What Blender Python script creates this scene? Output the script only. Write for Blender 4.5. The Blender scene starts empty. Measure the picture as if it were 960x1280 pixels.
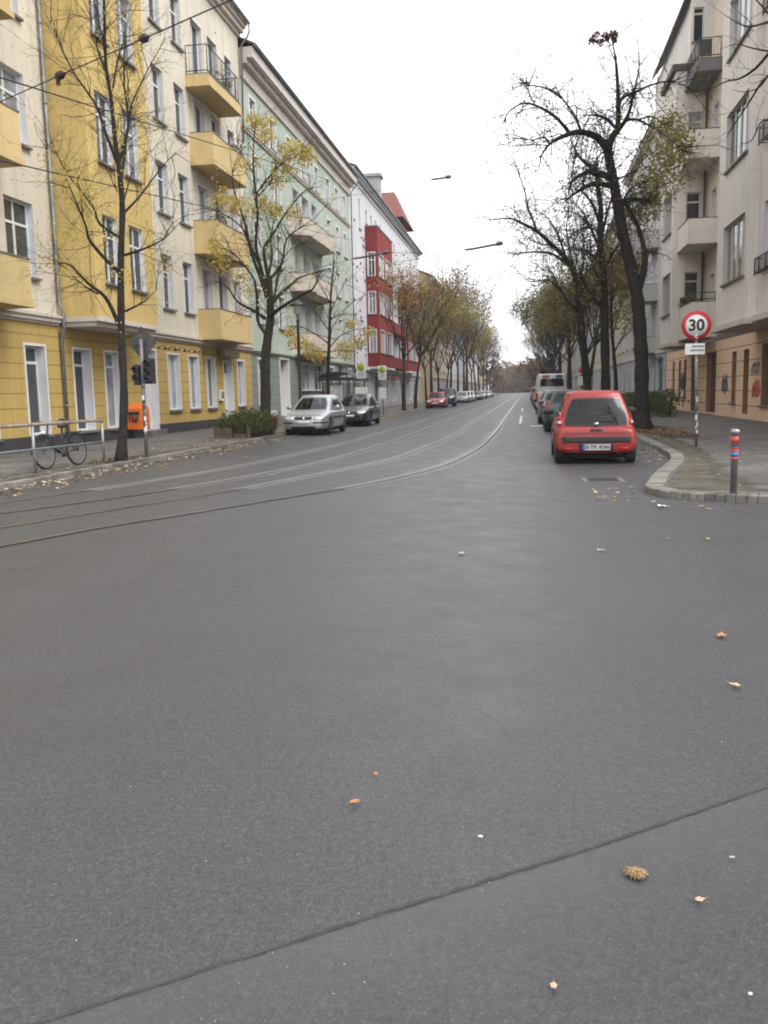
import bpy, bmesh, math, random
import numpy as np
from mathutils import Vector, Matrix
from mathutils.bvhtree import BVHTree
C = bpy.context.scene
COL = C.collection
R = math.radians
rnd = random.Random(7)

# ------------------------------------------------------------------ camera maths
FPX, CX, CY, EYE = 1100.0, 480.0, 640.0, 1.5
def cam_basis(vp=(657, 487), lean=0.022):
    roll = math.atan(lean)
    hy = vp[1] + (vp[0] - CX) * lean
    p = -math.atan((hy - CY) * math.cos(roll) / FPX)
    up = Vector((0, math.cos(p), math.sin(p)))
    c, s = math.cos(roll), math.sin(roll)
    up = Vector((c * up.x - s * up.y, s * up.x + c * up.y, up.z))
    v = Vector((vp[0] - CX, -(vp[1] - CY), -FPX)).normalized()
    fwd = (v - up * v.dot(up)).normalized()
    right = fwd.cross(up)
    return right, fwd, up
_r, _f, _u = cam_basis()
WROT = Matrix((_r, _f, _u))            # world <- camera
def ray(px, py):
    return WROT @ Vector((px - CX, -(py - CY), -FPX))
def at(px, py, Y):
    d = ray(px, py); return Vector((0, 0, EYE)) + d * (Y / d.y)
def atz(px, py, z=0.0):
    d = ray(px, py); return Vector((0, 0, EYE)) + d * ((z - EYE) / d.z)
def atx(px, py, x):
    d = ray(px, py); return Vector((0, 0, EYE)) + d * (x / d.x)

cam_d = bpy.data.cameras.new('camera'); cam = bpy.data.objects.new('camera', cam_d); COL.objects.link(cam)
cam.matrix_world = Matrix.Translation((0, 0, EYE)) @ WROT.to_4x4()
cam_d.sensor_fit = 'HORIZONTAL'; cam_d.sensor_width = 36; cam_d.lens = FPX / 960 * 36
cam_d.clip_start = 0.05; cam_d.clip_end = 2000
C.camera = cam

# ------------------------------------------------------------------ mesh builder
class MB:
    def __init__(s): s.v = []; s.f = []; s.m = []; s.sm = []
    def add(s, vs, fs, m=0, smooth=False):
        b = len(s.v); s.v += [tuple(p) for p in vs]
        for f in fs: s.f.append([b + i for i in f]); s.m.append(m); s.sm.append(smooth)
    def quad(s, a, b, c, d, m=0): s.add([a, b, c, d], [(0, 1, 2, 3)], m)
    def box(s, x0, x1, y0, y1, z0, z1, m=0):
        s.add([(x0,y0,z0),(x1,y0,z0),(x1,y1,z0),(x0,y1,z0),(x0,y0,z1),(x1,y0,z1),(x1,y1,z1),(x0,y1,z1)],
              [(0,3,2,1),(4,5,6,7),(0,1,5,4),(1,2,6,5),(2,3,7,6),(3,0,4,7)], m)
    def obox(s, P, u0, u1, z0, z1, w0, w1, m=0):
        vs = [P(u, z, w) for w in (w0, w1) for z in (z0, z1) for u in (u0, u1)]
        s.add(vs, [(0,1,3,2),(4,6,7,5),(0,4,5,1),(2,3,7,6),(0,2,6,4),(1,5,7,3)], m)
    def prism(s, poly, z0, z1, m=0):
        n = len(poly)
        s.add([(p[0], p[1], z0) for p in poly] + [(p[0], p[1], z1) for p in poly],
              [tuple(range(n - 1, -1, -1)), tuple(range(n, 2 * n))] + [(i, (i + 1) % n, n + (i + 1) % n, n + i) for i in range(n)], m)
    def tube(s, pts, rad, n=8, m=0, cap=True, smooth=True):
        pts = [Vector(p) for p in pts]
        if not hasattr(rad, '__len__'): rad = [rad] * len(pts)
        vs = []; ref = None
        for i, p in enumerate(pts):
            d = (pts[min(i + 1, len(pts) - 1)] - pts[max(i - 1, 0)])
            if d.length < 1e-9: d = Vector((0, 0, 1))
            d.normalize()
            if ref is None: ref = Vector((1, 0, 0)) if abs(d.x) < .8 else Vector((0, 1, 0))
            a = d.cross(ref).normalized(); b = d.cross(a); ref = -(d.cross(a)).cross(d).cross(d) if False else a.cross(d)
            for k in range(n):
                t = 2 * math.pi * k / n
                vs.append(p + (a * math.cos(t) + b * math.sin(t)) * rad[i])
        fs = []
        for i in range(len(pts) - 1):
            for k in range(n):
                k2 = (k + 1) % n
                fs.append((i*n+k, i*n+k2, (i+1)*n+k2, (i+1)*n+k))
        s.add(vs, fs, m, smooth)
        if cap:
            b = len(s.v) - len(vs); L = len(pts) - 1
            s.f.append([b + k for k in range(n - 1, -1, -1)]); s.m.append(m); s.sm.append(False)
            s.f.append([b + L * n + k for k in range(n)]); s.m.append(m); s.sm.append(False)
    def lathe(s, prof, c=(0, 0, 0), n=16, m=0, axis='z', smooth=True):
        vs = []
        for r, h in prof:
            for k in range(n):
                t = 2 * math.pi * k / n
                a, b = r * math.cos(t), r * math.sin(t)
                vs.append({'z': (c[0]+a, c[1]+b, c[2]+h), 'y': (c[0]+a, c[1]+h, c[2]+b), 'x': (c[0]+h, c[1]+a, c[2]+b)}[axis])
        fs = [(i*n+k, i*n+(k+1)%n, (i+1)*n+(k+1)%n, (i+1)*n+k) for i in range(len(prof)-1) for k in range(n)]
        fs += [tuple(range(n-1, -1, -1)), tuple((len(prof)-1)*n+k for k in range(n))]
        s.add(vs, fs, m, smooth)
    def wall(s, P, u0, u1, z0, z1, holes=(), w=0.0, m=0):
        us = sorted({u0, u1} | {h[i] for h in holes for i in (0, 1) if u0 < h[i] < u1})
        zs = sorted({z0, z1} | {h[i] for h in holes for i in (2, 3) if z0 < h[i] < z1})
        for i in range(len(us) - 1):
            for j in range(len(zs) - 1):
                cu, cz = (us[i] + us[i+1]) / 2, (zs[j] + zs[j+1]) / 2
                if any(h[0] < cu < h[1] and h[2] < cz < h[3] for h in holes): continue
                s.quad(P(us[i], zs[j], w), P(us[i+1], zs[j], w), P(us[i+1], zs[j+1], w), P(us[i], zs[j+1], w), m)
    def mesh(s, name, mats):
        me = bpy.data.meshes.new(name)
        me.from_pydata([tuple(p) for p in s.v], [], s.f)
        for mt in (mats if isinstance(mats, (list, tuple)) else [mats]): me.materials.append(mt)
        me.polygons.foreach_set('material_index', s.m); me.polygons.foreach_set('use_smooth', s.sm)
        me.update(); return me
    def build(s, name, mats, parent=None, loc=None, fix=True):
        me = s.mesh(name, mats)
        if fix and len(me.polygons) < 60000:
            bm = bmesh.new(); bm.from_mesh(me); bmesh.ops.recalc_face_normals(bm, faces=bm.faces); bm.to_mesh(me); bm.free()
        o = bpy.data.objects.new(name, me); COL.objects.link(o)
        if parent: o.parent = parent
        if loc is not None: o.location = loc
        return o
def link_obj(name, me, parent=None, loc=None):
    o = bpy.data.objects.new(name, me); COL.objects.link(o)
    if parent: o.parent = parent
    if loc is not None: o.location = loc
    return o
def tag(o, label=None, cat=None, group=None, kind=None):
    if label: o['label'] = label
    if cat: o['category'] = cat
    if group: o['group'] = group
    if kind: o['kind'] = kind
    return o
def empty(name, loc, rz=0.0, **k):
    o = bpy.data.objects.new(name, None); COL.objects.link(o); o.location = loc; o.rotation_euler = (0, 0, rz)
    o.empty_display_size = .2
    return tag(o, **k)
def bevel(o, w=.01, seg=2):
    b = o.modifiers.new('b', 'BEVEL'); b.width = w; b.segments = seg; b.limit_method = 'ANGLE'; b.angle_limit = R(40); return o
def copy_tree(o, parent=None):
    c = o.copy(); COL.objects.link(c)
    if parent: c.parent = parent
    for ch in list(o.children): copy_tree(ch, c)
    return c
def bake(o):
    "apply the modifiers of a temporary object and give back its mesh"
    dg = bpy.context.evaluated_depsgraph_get(); dg.update()
    return bpy.data.meshes.new_from_object(o.evaluated_get(dg))
def text_mesh(s, size, mat, name='lettering', extrude=.002, bold=0.0):
    cu = bpy.data.curves.new('t', 'FONT'); cu.body = s; cu.size = size; cu.align_x = 'CENTER'; cu.align_y = 'CENTER'
    cu.extrude = extrude; cu.offset = bold
    o = bpy.data.objects.new('t', cu); COL.objects.link(o)
    me = bake(o); me.name = name; bpy.data.objects.remove(o); me.materials.clear(); me.materials.append(mat); return me
class Plane:
    "facade frame: origin, horizontal unit vector u, outward normal n"
    def __init__(s, o, u, n): s.o, s.u, s.n = Vector(o), Vector(u), Vector(n)
    def __call__(s, u, z, w=0.0): return s.o + s.u * u + s.n * w + Vector((0, 0, z))
    def key(s): return tuple(round(x, 3) for x in (*s.u, *s.n))

# ------------------------------------------------------------------ materials
MATS = {}
def nt(name):
    m = bpy.data.materials.new(name); m.use_nodes = True
    n = m.node_tree; b = n.nodes['Principled BSDF']; return m, n, n.nodes, n.links, b
def srgb(*c): return tuple((x/255/12.92 if x/255 <= .04045 else ((x/255+.055)/1.055)**2.4) for x in c) + (1,)
def noise(N, L, scale, detail=4, coord='Object', rough=.55):
    tc = N.new('ShaderNodeTexCoord'); t = N.new('ShaderNodeTexNoise'); t.inputs['Scale'].default_value = scale
    t.inputs['Detail'].default_value = detail; t.inputs['Roughness'].default_value = rough
    L.new(tc.outputs[coord], t.inputs['Vector']); return t
def ramp(N, L, src, stops):
    r = N.new('ShaderNodeValToRGB'); L.new(src, r.inputs[0]); e = r.color_ramp.elements
    while len(e) < len(stops): e.new(.5)
    for i, (p, c) in enumerate(stops): e[i].position = p; e[i].color = c if len(c) == 4 else (*c, 1)
    return r
def mixc(N, L, fac, a, b, mode='MIX'):
    m = N.new('ShaderNodeMix'); m.data_type = 'RGBA'; m.blend_type = mode
    for i, x in ((0, fac), (6, a), (7, b)):
        if hasattr(x, 'links') or hasattr(x, 'is_linked'): L.new(x, m.inputs[i])
        else: m.inputs[i].default_value = x
    return m.outputs[2]
def bump(N, L, b, src, strength, dist=.01):
    bp = N.new('ShaderNodeBump'); bp.inputs['Strength'].default_value = strength; bp.inputs['Distance'].default_value = dist
    L.new(src, bp.inputs['Height']); L.new(bp.outputs[0], b.inputs['Normal'])
def sc(c, k): return (min(1, c[0]*k), min(1, c[1]*k), min(1, c[2]*k), 1)
def plain(name, col, rough=.6, metal=0.0, spec=.5, var=.12, nscale=3.0, bmp=0.0):
    if name in MATS: return MATS[name]
    m, n, N, L, b = nt(name); b.inputs['Roughness'].default_value = rough; b.inputs['Metallic'].default_value = metal
    b.inputs['Specular IOR Level'].default_value = spec
    t = noise(N, L, nscale, 5); r = ramp(N, L, t.outputs[0], [(.3, sc(col, 1-var)), (.7, sc(col, 1+var))])
    L.new(r.outputs[0], b.inputs['Base Color'])
    if bmp: bump(N, L, b, noise(N, L, nscale*12, 3).outputs[0], bmp)
    MATS[name] = m; return m
def plaster(name, col, stain=.35, groove=0.0, gcol=None, fade=.13):
    "rendered wall: mottled colour, weather stains of their own shape, optional horizontal joints"
    m, n, N, L, b = nt(name); b.inputs['Roughness'].default_value = .9; b.inputs['Specular IOR Level'].default_value = .25
    t = noise(N, L, .35, 6, rough=.6); r = ramp(N, L, t.outputs[0], [(.3, sc(col, 1-fade)), (.72, sc(col, 1+fade*.6))])
    t2 = noise(N, L, 1.7, 8, rough=.7); f = ramp(N, L, t2.outputs[0], [(.56, (0,0,0)), (.78, (stain,)*3)])
    c = mixc(N, L, f.outputs[0], r.outputs[0], (col[0]*.62, col[1]*.6, col[2]*.58, 1))
    # vertical rain streaks
    tc = N.new('ShaderNodeTexCoord'); mp = N.new('ShaderNodeMapping'); mp.inputs['Scale'].default_value = (2.6, 2.6, .13)
    L.new(tc.outputs['Object'], mp.inputs[0]); t3 = N.new('ShaderNodeTexNoise'); t3.inputs['Scale'].default_value = 1.6; t3.inputs['Detail'].default_value = 6
    L.new(mp.outputs[0], t3.inputs[0]); f3 = ramp(N, L, t3.outputs[0], [(.46, (0,0,0)), (.7, (stain*.95,)*3)])
    c = mixc(N, L, f3.outputs[0], c, (col[0]*.66, col[1]*.64, col[2]*.62, 1))
    h = noise(N, L, 40, 3).outputs[0]
    if groove:
        sp = N.new('ShaderNodeSeparateXYZ'); L.new(tc.outputs['Object'], sp.inputs[0])
        a = N.new('ShaderNodeMath'); a.operation = 'DIVIDE'; a.inputs[1].default_value = groove; L.new(sp.outputs[2], a.inputs[0])
        fr = N.new('ShaderNodeMath'); fr.operation = 'FRACT'; L.new(a.outputs[0], fr.inputs[0])
        lt = N.new('ShaderNodeMath'); lt.operation = 'LESS_THAN'; lt.inputs[1].default_value = .045/groove*.8; L.new(fr.outputs[0], lt.inputs[0])
        c = mixc(N, L, lt.outputs[0], c, gcol or sc(col, .55))
    L.new(c, b.inputs['Base Color']); bump(N, L, b, h, .25, .01)
    MATS[name] = m; return m
def paint(name, col, rough=.28, metal=.0, coat=.6):
    m, n, N, L, b = nt(name); b.inputs['Roughness'].default_value = rough; b.inputs['Metallic'].default_value = metal
    b.inputs['Coat Weight'].default_value = coat; b.inputs['Coat Roughness'].default_value = .06
    t = noise(N, L, 2.2, 6); r = ramp(N, L, t.outputs[0], [(.3, sc(col, .9)), (.7, sc(col, 1.06))])
    d = noise(N, L, 5, 8, rough=.7); f = ramp(N, L, d.outputs[0], [(.55, (0,0,0)), (.85, (.3,)*3)])
    L.new(mixc(N, L, f.outputs[0], r.outputs[0], (.2, .19, .17, 1)), b.inputs['Base Color'])
    rr = ramp(N, L, d.outputs[0], [(.4, (rough,)*3), (.9, (rough+.25,)*3)]); L.new(rr.outputs[0], b.inputs['Roughness'])
    MATS[name] = m; return m
def window_glass(name, dark=(.02,.024,.028), pale=(.34,.36,.38), split=.62):
    m, n, N, L, b = nt(name); b.inputs['Roughness'].default_value = .06; b.inputs['Specular IOR Level'].default_value = .7
    oi = N.new('ShaderNodeObjectInfo'); r = ramp(N, L, oi.outputs['Random'], [(0, dark), (split, sc(dark, 2.2)), (split+.12, pale), (1, sc(pale, .7))])
    t = noise(N, L, 1.3, 3); f = ramp(N, L, t.outputs[0], [(.35, (0,0,0)), (.7, (.55,)*3)])
    L.new(mixc(N, L, f.outputs[0], r.outputs[0], (*dark, 1)), b.inputs['Base Color'])
    t2 = noise(N, L, .9, 2); bump(N, L, b, t2.outputs[0], .12, .03)
    MATS[name] = m; return m
def car_glass():
    m, n, N, L, b = nt('car_glass'); b.inputs['Base Color'].default_value = (.012, .016, .018, 1)
    b.inputs['Roughness'].default_value = .05; b.inputs['Specular IOR Level'].default_value = .65
    return m
def leafmat(name, cols, trans=.25):
    m, n, N, L, b = nt(name); b.inputs['Roughness'].default_value = .6; b.inputs['Specular IOR Level'].default_value = .3
    g = N.new('ShaderNodeNewGeometry'); k = len(cols)
    r = ramp(N, L, g.outputs['Random Per Island'], [(i/max(1, k-1), c) for i, c in enumerate(cols)])
    L.new(r.outputs[0], b.inputs['Base Color'])
    tr = N.new('ShaderNodeBsdfTranslucent'); L.new(r.outputs[0], tr.inputs[0]); mx = N.new('ShaderNodeMixShader'); mx.inputs[0].default_value = trans
    out = N['Material Output']; L.new(b.outputs[0], mx.inputs[1]); L.new(tr.outputs[0], mx.inputs[2]); L.new(mx.outputs[0], out.inputs[0])
    MATS[name] = m; return m

GLASS = window_glass('window_glass'); CURT = window_glass('curtained_glass', (.1,.12,.14), (.42,.46,.52), .25)
CARG = car_glass()
WHITE = plain('white_paint', (.74,.73,.72,1), .5, var=.06)
WHITE2 = plain('white_lining', (.66,.66,.68,1), .7, var=.06)
SILL = plain('sill_metal', (.17,.15,.14,1), .55, var=.25)
ZINC = plain('zinc', (.2,.21,.215,1), .5, .5, var=.25, nscale=2)
BLACKM = plain('black_metal', (.02,.02,.022,1), .5, var=.3)
DARKM = plain('dark_metal', (.05,.05,.052,1), .5, .3, var=.3)
GALV = plain('galvanised_steel', (.3,.31,.32,1), .42, .75, var=.2, nscale=6)
TILE = plain('roof_tile_dark', (.09,.07,.06,1), .8, var=.3, nscale=5, bmp=.4)
REDTILE = plain('roof_tile_red', (.17,.062,.046,1), .85, var=.25, nscale=5, bmp=.4)
BARK = plain('bark', (.033,.028,.024,1), .95, spec=.15, var=.45, nscale=9, bmp=.9)
BARKG = plain('bark_greenish', (.042,.037,.028,1), .95, spec=.15, var=.4, nscale=9, bmp=.9)
# ------------------------------------------------------------------ light, sky, air
W = bpy.data.worlds.new('World'); C.world = W; W.use_nodes = True
wn, wl = W.node_tree.nodes, W.node_tree.links
bg = wn['Background']; sky = wn.new('ShaderNodeTexSky'); sky.sky_type = 'NISHITA'; sky.sun_disc = False
SUN_EL, SUN_AZ = 52, 115       # degrees; azimuth clockwise from +Y
sky.sun_elevation = R(SUN_EL); sky.sun_rotation = R(SUN_AZ); sky.air_density = 1.0; sky.dust_density = 4.0
hs = wn.new('ShaderNodeHueSaturation'); hs.inputs['Saturation'].default_value = .12
wl.new(sky.outputs[0], hs.inputs['Color'])
# a closed cloud deck evens the sky out
mx = wn.new('ShaderNodeMix'); mx.data_type = 'RGBA'; mx.inputs[0].default_value = .55
wl.new(hs.outputs[0], mx.inputs[6]); mx.inputs[7].default_value = (7.6, 7.6, 7.75, 1)
wl.new(mx.outputs[2], bg.inputs[0]); bg.inputs[1].default_value = .12
sd = bpy.data.lights.new('sun', 'SUN'); sd.energy = .5; sd.angle = R(25); sd.color = (1, .97, .93)
so = bpy.data.objects.new('sun', sd); COL.objects.link(so)
dirv = Vector((math.sin(R(SUN_AZ))*math.cos(R(SUN_EL)), math.cos(R(SUN_AZ))*math.cos(R(SUN_EL)), math.sin(R(SUN_EL))))
so.rotation_euler = dirv.to_track_quat('Z', 'Y').to_euler(); so.location = (0, 0, 60)
vs = C.view_settings; vs.view_transform = 'Standard'; vs.look = 'None'; vs.gamma = 1; vs.use_curve_mapping = False; vs.exposure = 1.4
C.render.engine = 'CYCLES'
try:
    C.cycles.use_denoising = True; C.cycles.max_bounces = 6; C.cycles.volume_bounces = 0; C.cycles.transparent_max_bounces = 6
    C.cycles.filter_width = 1.9; C.cycles.caustics_reflective = False; C.cycles.caustics_refractive = False
except Exception: pass

hz = MB(); hz.box(-90, 90, -40, 620, -1.0, 34)
hm = bpy.data.materials.new('haze'); hm.use_nodes = True; hn = hm.node_tree.nodes; hl = hm.node_tree.links
hn.remove(hn['Principled BSDF']); pv = hn.new('ShaderNodeVolumePrincipled'); pv.inputs['Density'].default_value = .0005
pv.inputs['Color'].default_value = (.82, .84, .88, 1); hl.new(pv.outputs[0], hn['Material Output'].inputs['Volume'])
tag(hz.build('haze', hm), kind='stuff')

# ------------------------------------------------------------------ ground
def asphalt(name, base, speck=1.0, dust=None):
    m, n, N, L, b = nt(name); b.inputs['Specular IOR Level'].default_value = .5
    big = noise(N, L, .22, 5, rough=.55); r1 = ramp(N, L, big.outputs[0], [(.3, sc(base, .76)), (.7, sc(base, 1.34))])
    mid = noise(N, L, 2.1, 7, rough=.65); f1 = ramp(N, L, mid.outputs[0], [(.42, (0,0,0)), (.75, (.5,)*3)])
    c = mixc(N, L, f1.outputs[0], r1.outputs[0], sc(base, 1.22))
    # long worn streaks along the traffic
    tc = N.new('ShaderNodeTexCoord'); mp = N.new('ShaderNodeMapping'); mp.inputs['Scale'].default_value = (.9, .1, 1); mp.inputs['Rotation'].default_value = (0, 0, R(55))
    L.new(tc.outputs['Object'], mp.inputs[0]); st = N.new('ShaderNodeTexNoise'); st.inputs['Scale'].default_value = 1.1; st.inputs['Detail'].default_value = 5
    L.new(mp.outputs[0], st.inputs[0]); f2 = ramp(N, L, st.outputs[0], [(.48, (0,0,0)), (.7, (.6,)*3)])
    c = mixc(N, L, f2.outputs[0], c, sc(base, 1.4))
    vo = N.new('ShaderNodeTexVoronoi'); vo.inputs['Scale'].default_value = 150; L.new(tc.outputs['Object'], vo.inputs['Vector'])
    bw = N.new('ShaderNodeRGBToBW'); L.new(vo.outputs['Color'], bw.inputs[0])
    f3 = ramp(N, L, bw.outputs[0], [(.2, sc(base, .5)), (.5, sc(base, .95)), (.8, sc(base, 1.45)), (.94, sc(base, 2.6))])
    c = mixc(N, L, .5*speck, c, f3.outputs[0])
    fine = noise(N, L, 38, 5, rough=.7); f4 = ramp(N, L, fine.outputs[0], [(.36, (.55,)*3), (.62, (1.0,)*3)])
    c = mixc(N, L, .7*speck, c, f4.outputs[0], 'MULTIPLY')
    # small dark oil spots
    sp = noise(N, L, .9, 2); f5 = ramp(N, L, sp.outputs[0], [(.76, (0,0,0)), (.8, (.45,)*3)])
    c = mixc(N, L, f5.outputs[0], c, sc(base, .35))
    if dust:      # grit washed up along the seam (runs along the line n.p = k)
        sx = N.new('ShaderNodeVectorMath'); sx.operation = 'DOT_PRODUCT'; L.new(tc.outputs['Object'], sx.inputs[0]); sx.inputs[1].default_value = (dust[0], dust[1], 0)
        ad = N.new('ShaderNodeMath'); ad.operation = 'MULTIPLY_ADD'; L.new(mid.outputs[0], ad.inputs[0]); ad.inputs[1].default_value = .5; L.new(sx.outputs['Value'], ad.inputs[2])
        mr = N.new('ShaderNodeMapRange'); L.new(ad.outputs[0], mr.inputs[0]); mr.inputs[1].default_value = dust[2]+.25; mr.inputs[2].default_value = dust[2]+.25+.55; mr.inputs[3].default_value = .3; mr.inputs[4].default_value = 0
        c = mixc(N, L, mr.outputs[0], c, (.095,.093,.097,1))
    L.new(c, b.inputs['Base Color'])
    rr = ramp(N, L, mid.outputs[0], [(.3, (.4,)*3), (.75, (.58,)*3)]); L.new(rr.outputs[0], b.inputs['Roughness'])
    bump(N, L, b, vo.outputs['Distance'], .3, .004)
    MATS[name] = m; return m
ASPH = asphalt('asphalt', (.058,.0572,.0608,1)); ASPH2 = asphalt('asphalt_new', (.051,.0503,.0533,1), .9, (.597,-.802,-2.117))
SEAM = plain('bitumen_seam', (.037,.036,.039,1), .75, var=.5, nscale=14)
def paving(name, c1, c2, scale):
    m, n, N, L, b = nt(name); b.inputs['Roughness'].default_value = .85
    tc = N.new('ShaderNodeTexCoord'); br = N.new('ShaderNodeTexBrick'); br.inputs['Scale'].default_value = scale
    br.inputs['Color1'].default_value = c1; br.inputs['Color2'].default_value = c2; br.inputs['Mortar'].default_value = sc(c1, .45)
    br.inputs['Mortar Size'].default_value = .012; br.inputs['Brick Width'].default_value = .9; br.inputs['Row Height'].default_value = .6
    L.new(tc.outputs['Object'], br.inputs['Vector'])
    t = noise(N, L, .8, 8, rough=.7); f = ramp(N, L, t.outputs[0], [(.4, (.62,.6,.57)), (.66, (1.12,1.1,1.08))])
    c = mixc(N, L, 1.0, br.outputs[0], f.outputs[0], 'MULTIPLY')
    t2 = noise(N, L, 14, 6, rough=.7); f2 = ramp(N, L, t2.outputs[0], [(.35, (.7,)*3), (.65, (1.1,)*3)])
    L.new(mixc(N, L, .8, c, f2.outputs[0], 'MULTIPLY'), b.inputs['Base Color']); bump(N, L, b, t2.outputs[0], .4, .01)
    MATS[name] = m; return m
PAVE = paving('paving_slabs', (.15,.142,.135,1), (.12,.115,.11,1), 1.0)
MOSAIC = paving('paving_mosaic', (.15,.14,.125,1), (.1,.095,.088,1), 6.0)
def kerbstone():
    m, n, N, L, b = nt('kerb_granite'); b.inputs['Roughness'].default_value = .8
    t = noise(N, L, 1.1, 6, rough=.7); r = ramp(N, L, t.outputs[0], [(.3, (.13,.122,.11)), (.7, (.26,.245,.225))])
    t2 = noise(N, L, 60, 3); f = ramp(N, L, t2.outputs[0], [(.35, (.7,)*3), (.65, (1.1,)*3)])
    g = N.new('ShaderNodeNewGeometry'); ri = ramp(N, L, g.outputs['Random Per Island'], [(0, (.72,.7,.68)), (1, (1.18,1.18,1.16))])
    c = mixc(N, L, .7, r.outputs[0], f.outputs[0], 'MULTIPLY'); d = noise(N, L, 3.2, 8, rough=.75); df = ramp(N, L, d.outputs[0], [(.5, (0,0,0)), (.68, (.7,)*3)])
    c = mixc(N, L, df.outputs[0], mixc(N, L, 1.0, c, ri.outputs[0], 'MULTIPLY'), (.06,.052,.042,1))
    L.new(c, b.inputs['Base Color']); bump(N, L, b, t2.outputs[0], .3, .01); return m
KERB = kerbstone()
def soilmat(name, a, b_, c_):
    m, n, N, L, b = nt(name); b.inputs['Roughness'].default_value = .95; b.inputs['Specular IOR Level'].default_value = .1
    t = noise(N, L, 2.2, 8, rough=.75); r = ramp(N, L, t.outputs[0], [(.32, a), (.5, b_), (.68, c_)]); L.new(r.outputs[0], b.inputs['Base Color'])
    bump(N, L, b, noise(N, L, 25, 5, rough=.8).outputs[0], .8, .03); return m
SOIL = soilmat('soil', (.035,.028,.02,1), (.065,.05,.034,1), (.1,.075,.045,1))
VERGE = soilmat('mossy_verge', (.078,.07,.058,1), (.112,.103,.08,1), (.165,.156,.14,1))

mb = MB(); mb.quad((-900,-300,0), (900,-300,0), (900,1500,0), (-900,1500,0)); tag(mb.build('road', ASPH), kind='structure')

def sheet(poly, z, name, mat):
    bm = bmesh.new(); vs = [bm.verts.new((p[0], p[1], z)) for p in poly]; f = bm.faces.new(vs)
    if f.normal.z < 0: f.normal_flip()
    bmesh.ops.triangulate(bm, faces=bm.faces); me = bpy.data.meshes.new(name); bm.to_mesh(me); bm.free(); me.materials.append(mat)
    return tag(link_obj(name, me), kind='structure')
def resample(pts, step):
    out = [Vector(pts[0])]; 
    for a, b in zip(pts[:-1], pts[1:]):
        a, b = Vector(a), Vector(b); n = max(1, int((b-a).length/step))
        out += [a + (b-a)*(i/n) for i in range(1, n+1)]
    return out
def smooth_path(pts, n=8):
    "Hermite curve through 2-D points, tangents weighted by chord length"
    P = [Vector(p) for p in pts]; D = [(P[i+1]-P[i]).length for i in range(len(P)-1)]; T = []
    for i in range(len(P)):
        if i == 0: T.append((P[1]-P[0])/D[0])
        elif i == len(P)-1: T.append((P[-1]-P[-2])/D[-1])
        else: T.append(((P[i]-P[i-1])/D[i-1]*D[i] + (P[i+1]-P[i])/D[i]*D[i-1])/(D[i-1]+D[i]))
    out = []
    for i in range(len(P)-1):
        d = D[i]
        for k in range(n):
            t = k/n; t2 = t*t; t3 = t2*t
            out.append(P[i]*(2*t3-3*t2+1) + T[i]*d*(t3-2*t2+t) + P[i+1]*(3*t2-2*t3) + T[i+1]*d*(t3-t2))
    out.append(P[-1]); return out
def offset_path(path, d):
    out = []
    for i, p in enumerate(path):
        t = (path[min(i+1, len(path)-1)] - path[max(i-1, 0)]).normalized(); out.append(p + Vector((t.y, -t.x))*d)
    return out
def strip(path, d0, d1, z, name, mat, z0=None):
    a, b = offset_path(path, d0), offset_path(path, d1); mb = MB()
    for i in range(len(path)-1):
        mb.quad((*a[i], z), (*b[i], z), (*b[i+1], z), (*a[i+1], z))
    return tag(mb.build(name, mat), kind='structure')

# newer asphalt in front of the diagonal seam
seam = smooth_path([(-3.9,-.24), (-1.148,1.797), (-.45,2.305), (.38,2.912), (.897,3.314), (2.4,4.42), (5.5,6.73), (12,11.5)], 10)
sheet([tuple(p) for p in seam] + [(40, 11.5), (40, -40), (-12, -40), (-12, -.24)], .004, 'road_patch', ASPH2)
def frayed(name, base, scale=2.6, lo=.85, hi=1.15):
    "the same ground cover with a frayed outer edge (attribute 'edge' runs 0..1 across the strip)"
    m = base.copy(); m.name = name; n = m.node_tree; N, L = n.nodes, n.links; at_ = N.new('ShaderNodeAttribute'); at_.attribute_name = 'edge'
    t = noise(N, L, scale, 8, rough=.75); ad = N.new('ShaderNodeMath'); ad.operation = 'ADD'; L.new(t.outputs[0], ad.inputs[0]); L.new(at_.outputs['Fac'], ad.inputs[1])
    mr = N.new('ShaderNodeMapRange'); L.new(ad.outputs[0], mr.inputs[0]); mr.inputs[1].default_value = lo; mr.inputs[2].default_value = hi
    tr = N.new('ShaderNodeBsdfTransparent'); mx_ = N.new('ShaderNodeMixShader'); L.new(mr.outputs[0], mx_.inputs[0]); L.new(N['Principled BSDF'].outputs[0], mx_.inputs[1]); L.new(tr.outputs[0], mx_.inputs[2]); L.new(mx_.outputs[0], N['Material Output'].inputs[0]); return m
def seam_strip(path, hw, z, name, mat, seed):
    r = random.Random(seed); path = resample(path, .04); mb = MB(); K = 7; att = []; j = 0.0; n = len(path)
    for i, p in enumerate(path):
        t = (path[min(i+1, n-1)] - path[max(i-1, 0)]).normalized(); q = Vector((t.y, -t.x)); j = j*.9 + r.gauss(0, .0012); w = hw*(1+.25*math.sin(i*.13)+.2*r.random())
        for k in range(K): mb.v.append((*(p+q*(j+w*(2*k/(K-1)-1))), z)); att.append(abs(2*k/(K-1)-1))
    for i in range(n-1):
        for k in range(K-1): mb.f.append([i*K+k, i*K+k+1, (i+1)*K+k+1, (i+1)*K+k]); mb.m.append(0); mb.sm.append(False)
    o = mb.build(name, mat); a = o.data.attributes.new('edge', 'FLOAT', 'POINT'); a.data.foreach_set('value', att); return tag(o, kind='structure')
seam_strip(seam, .015, .008, 'road_seam', frayed('seam_frayed', SEAM, 16, .48, 1.12), 3)

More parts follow.
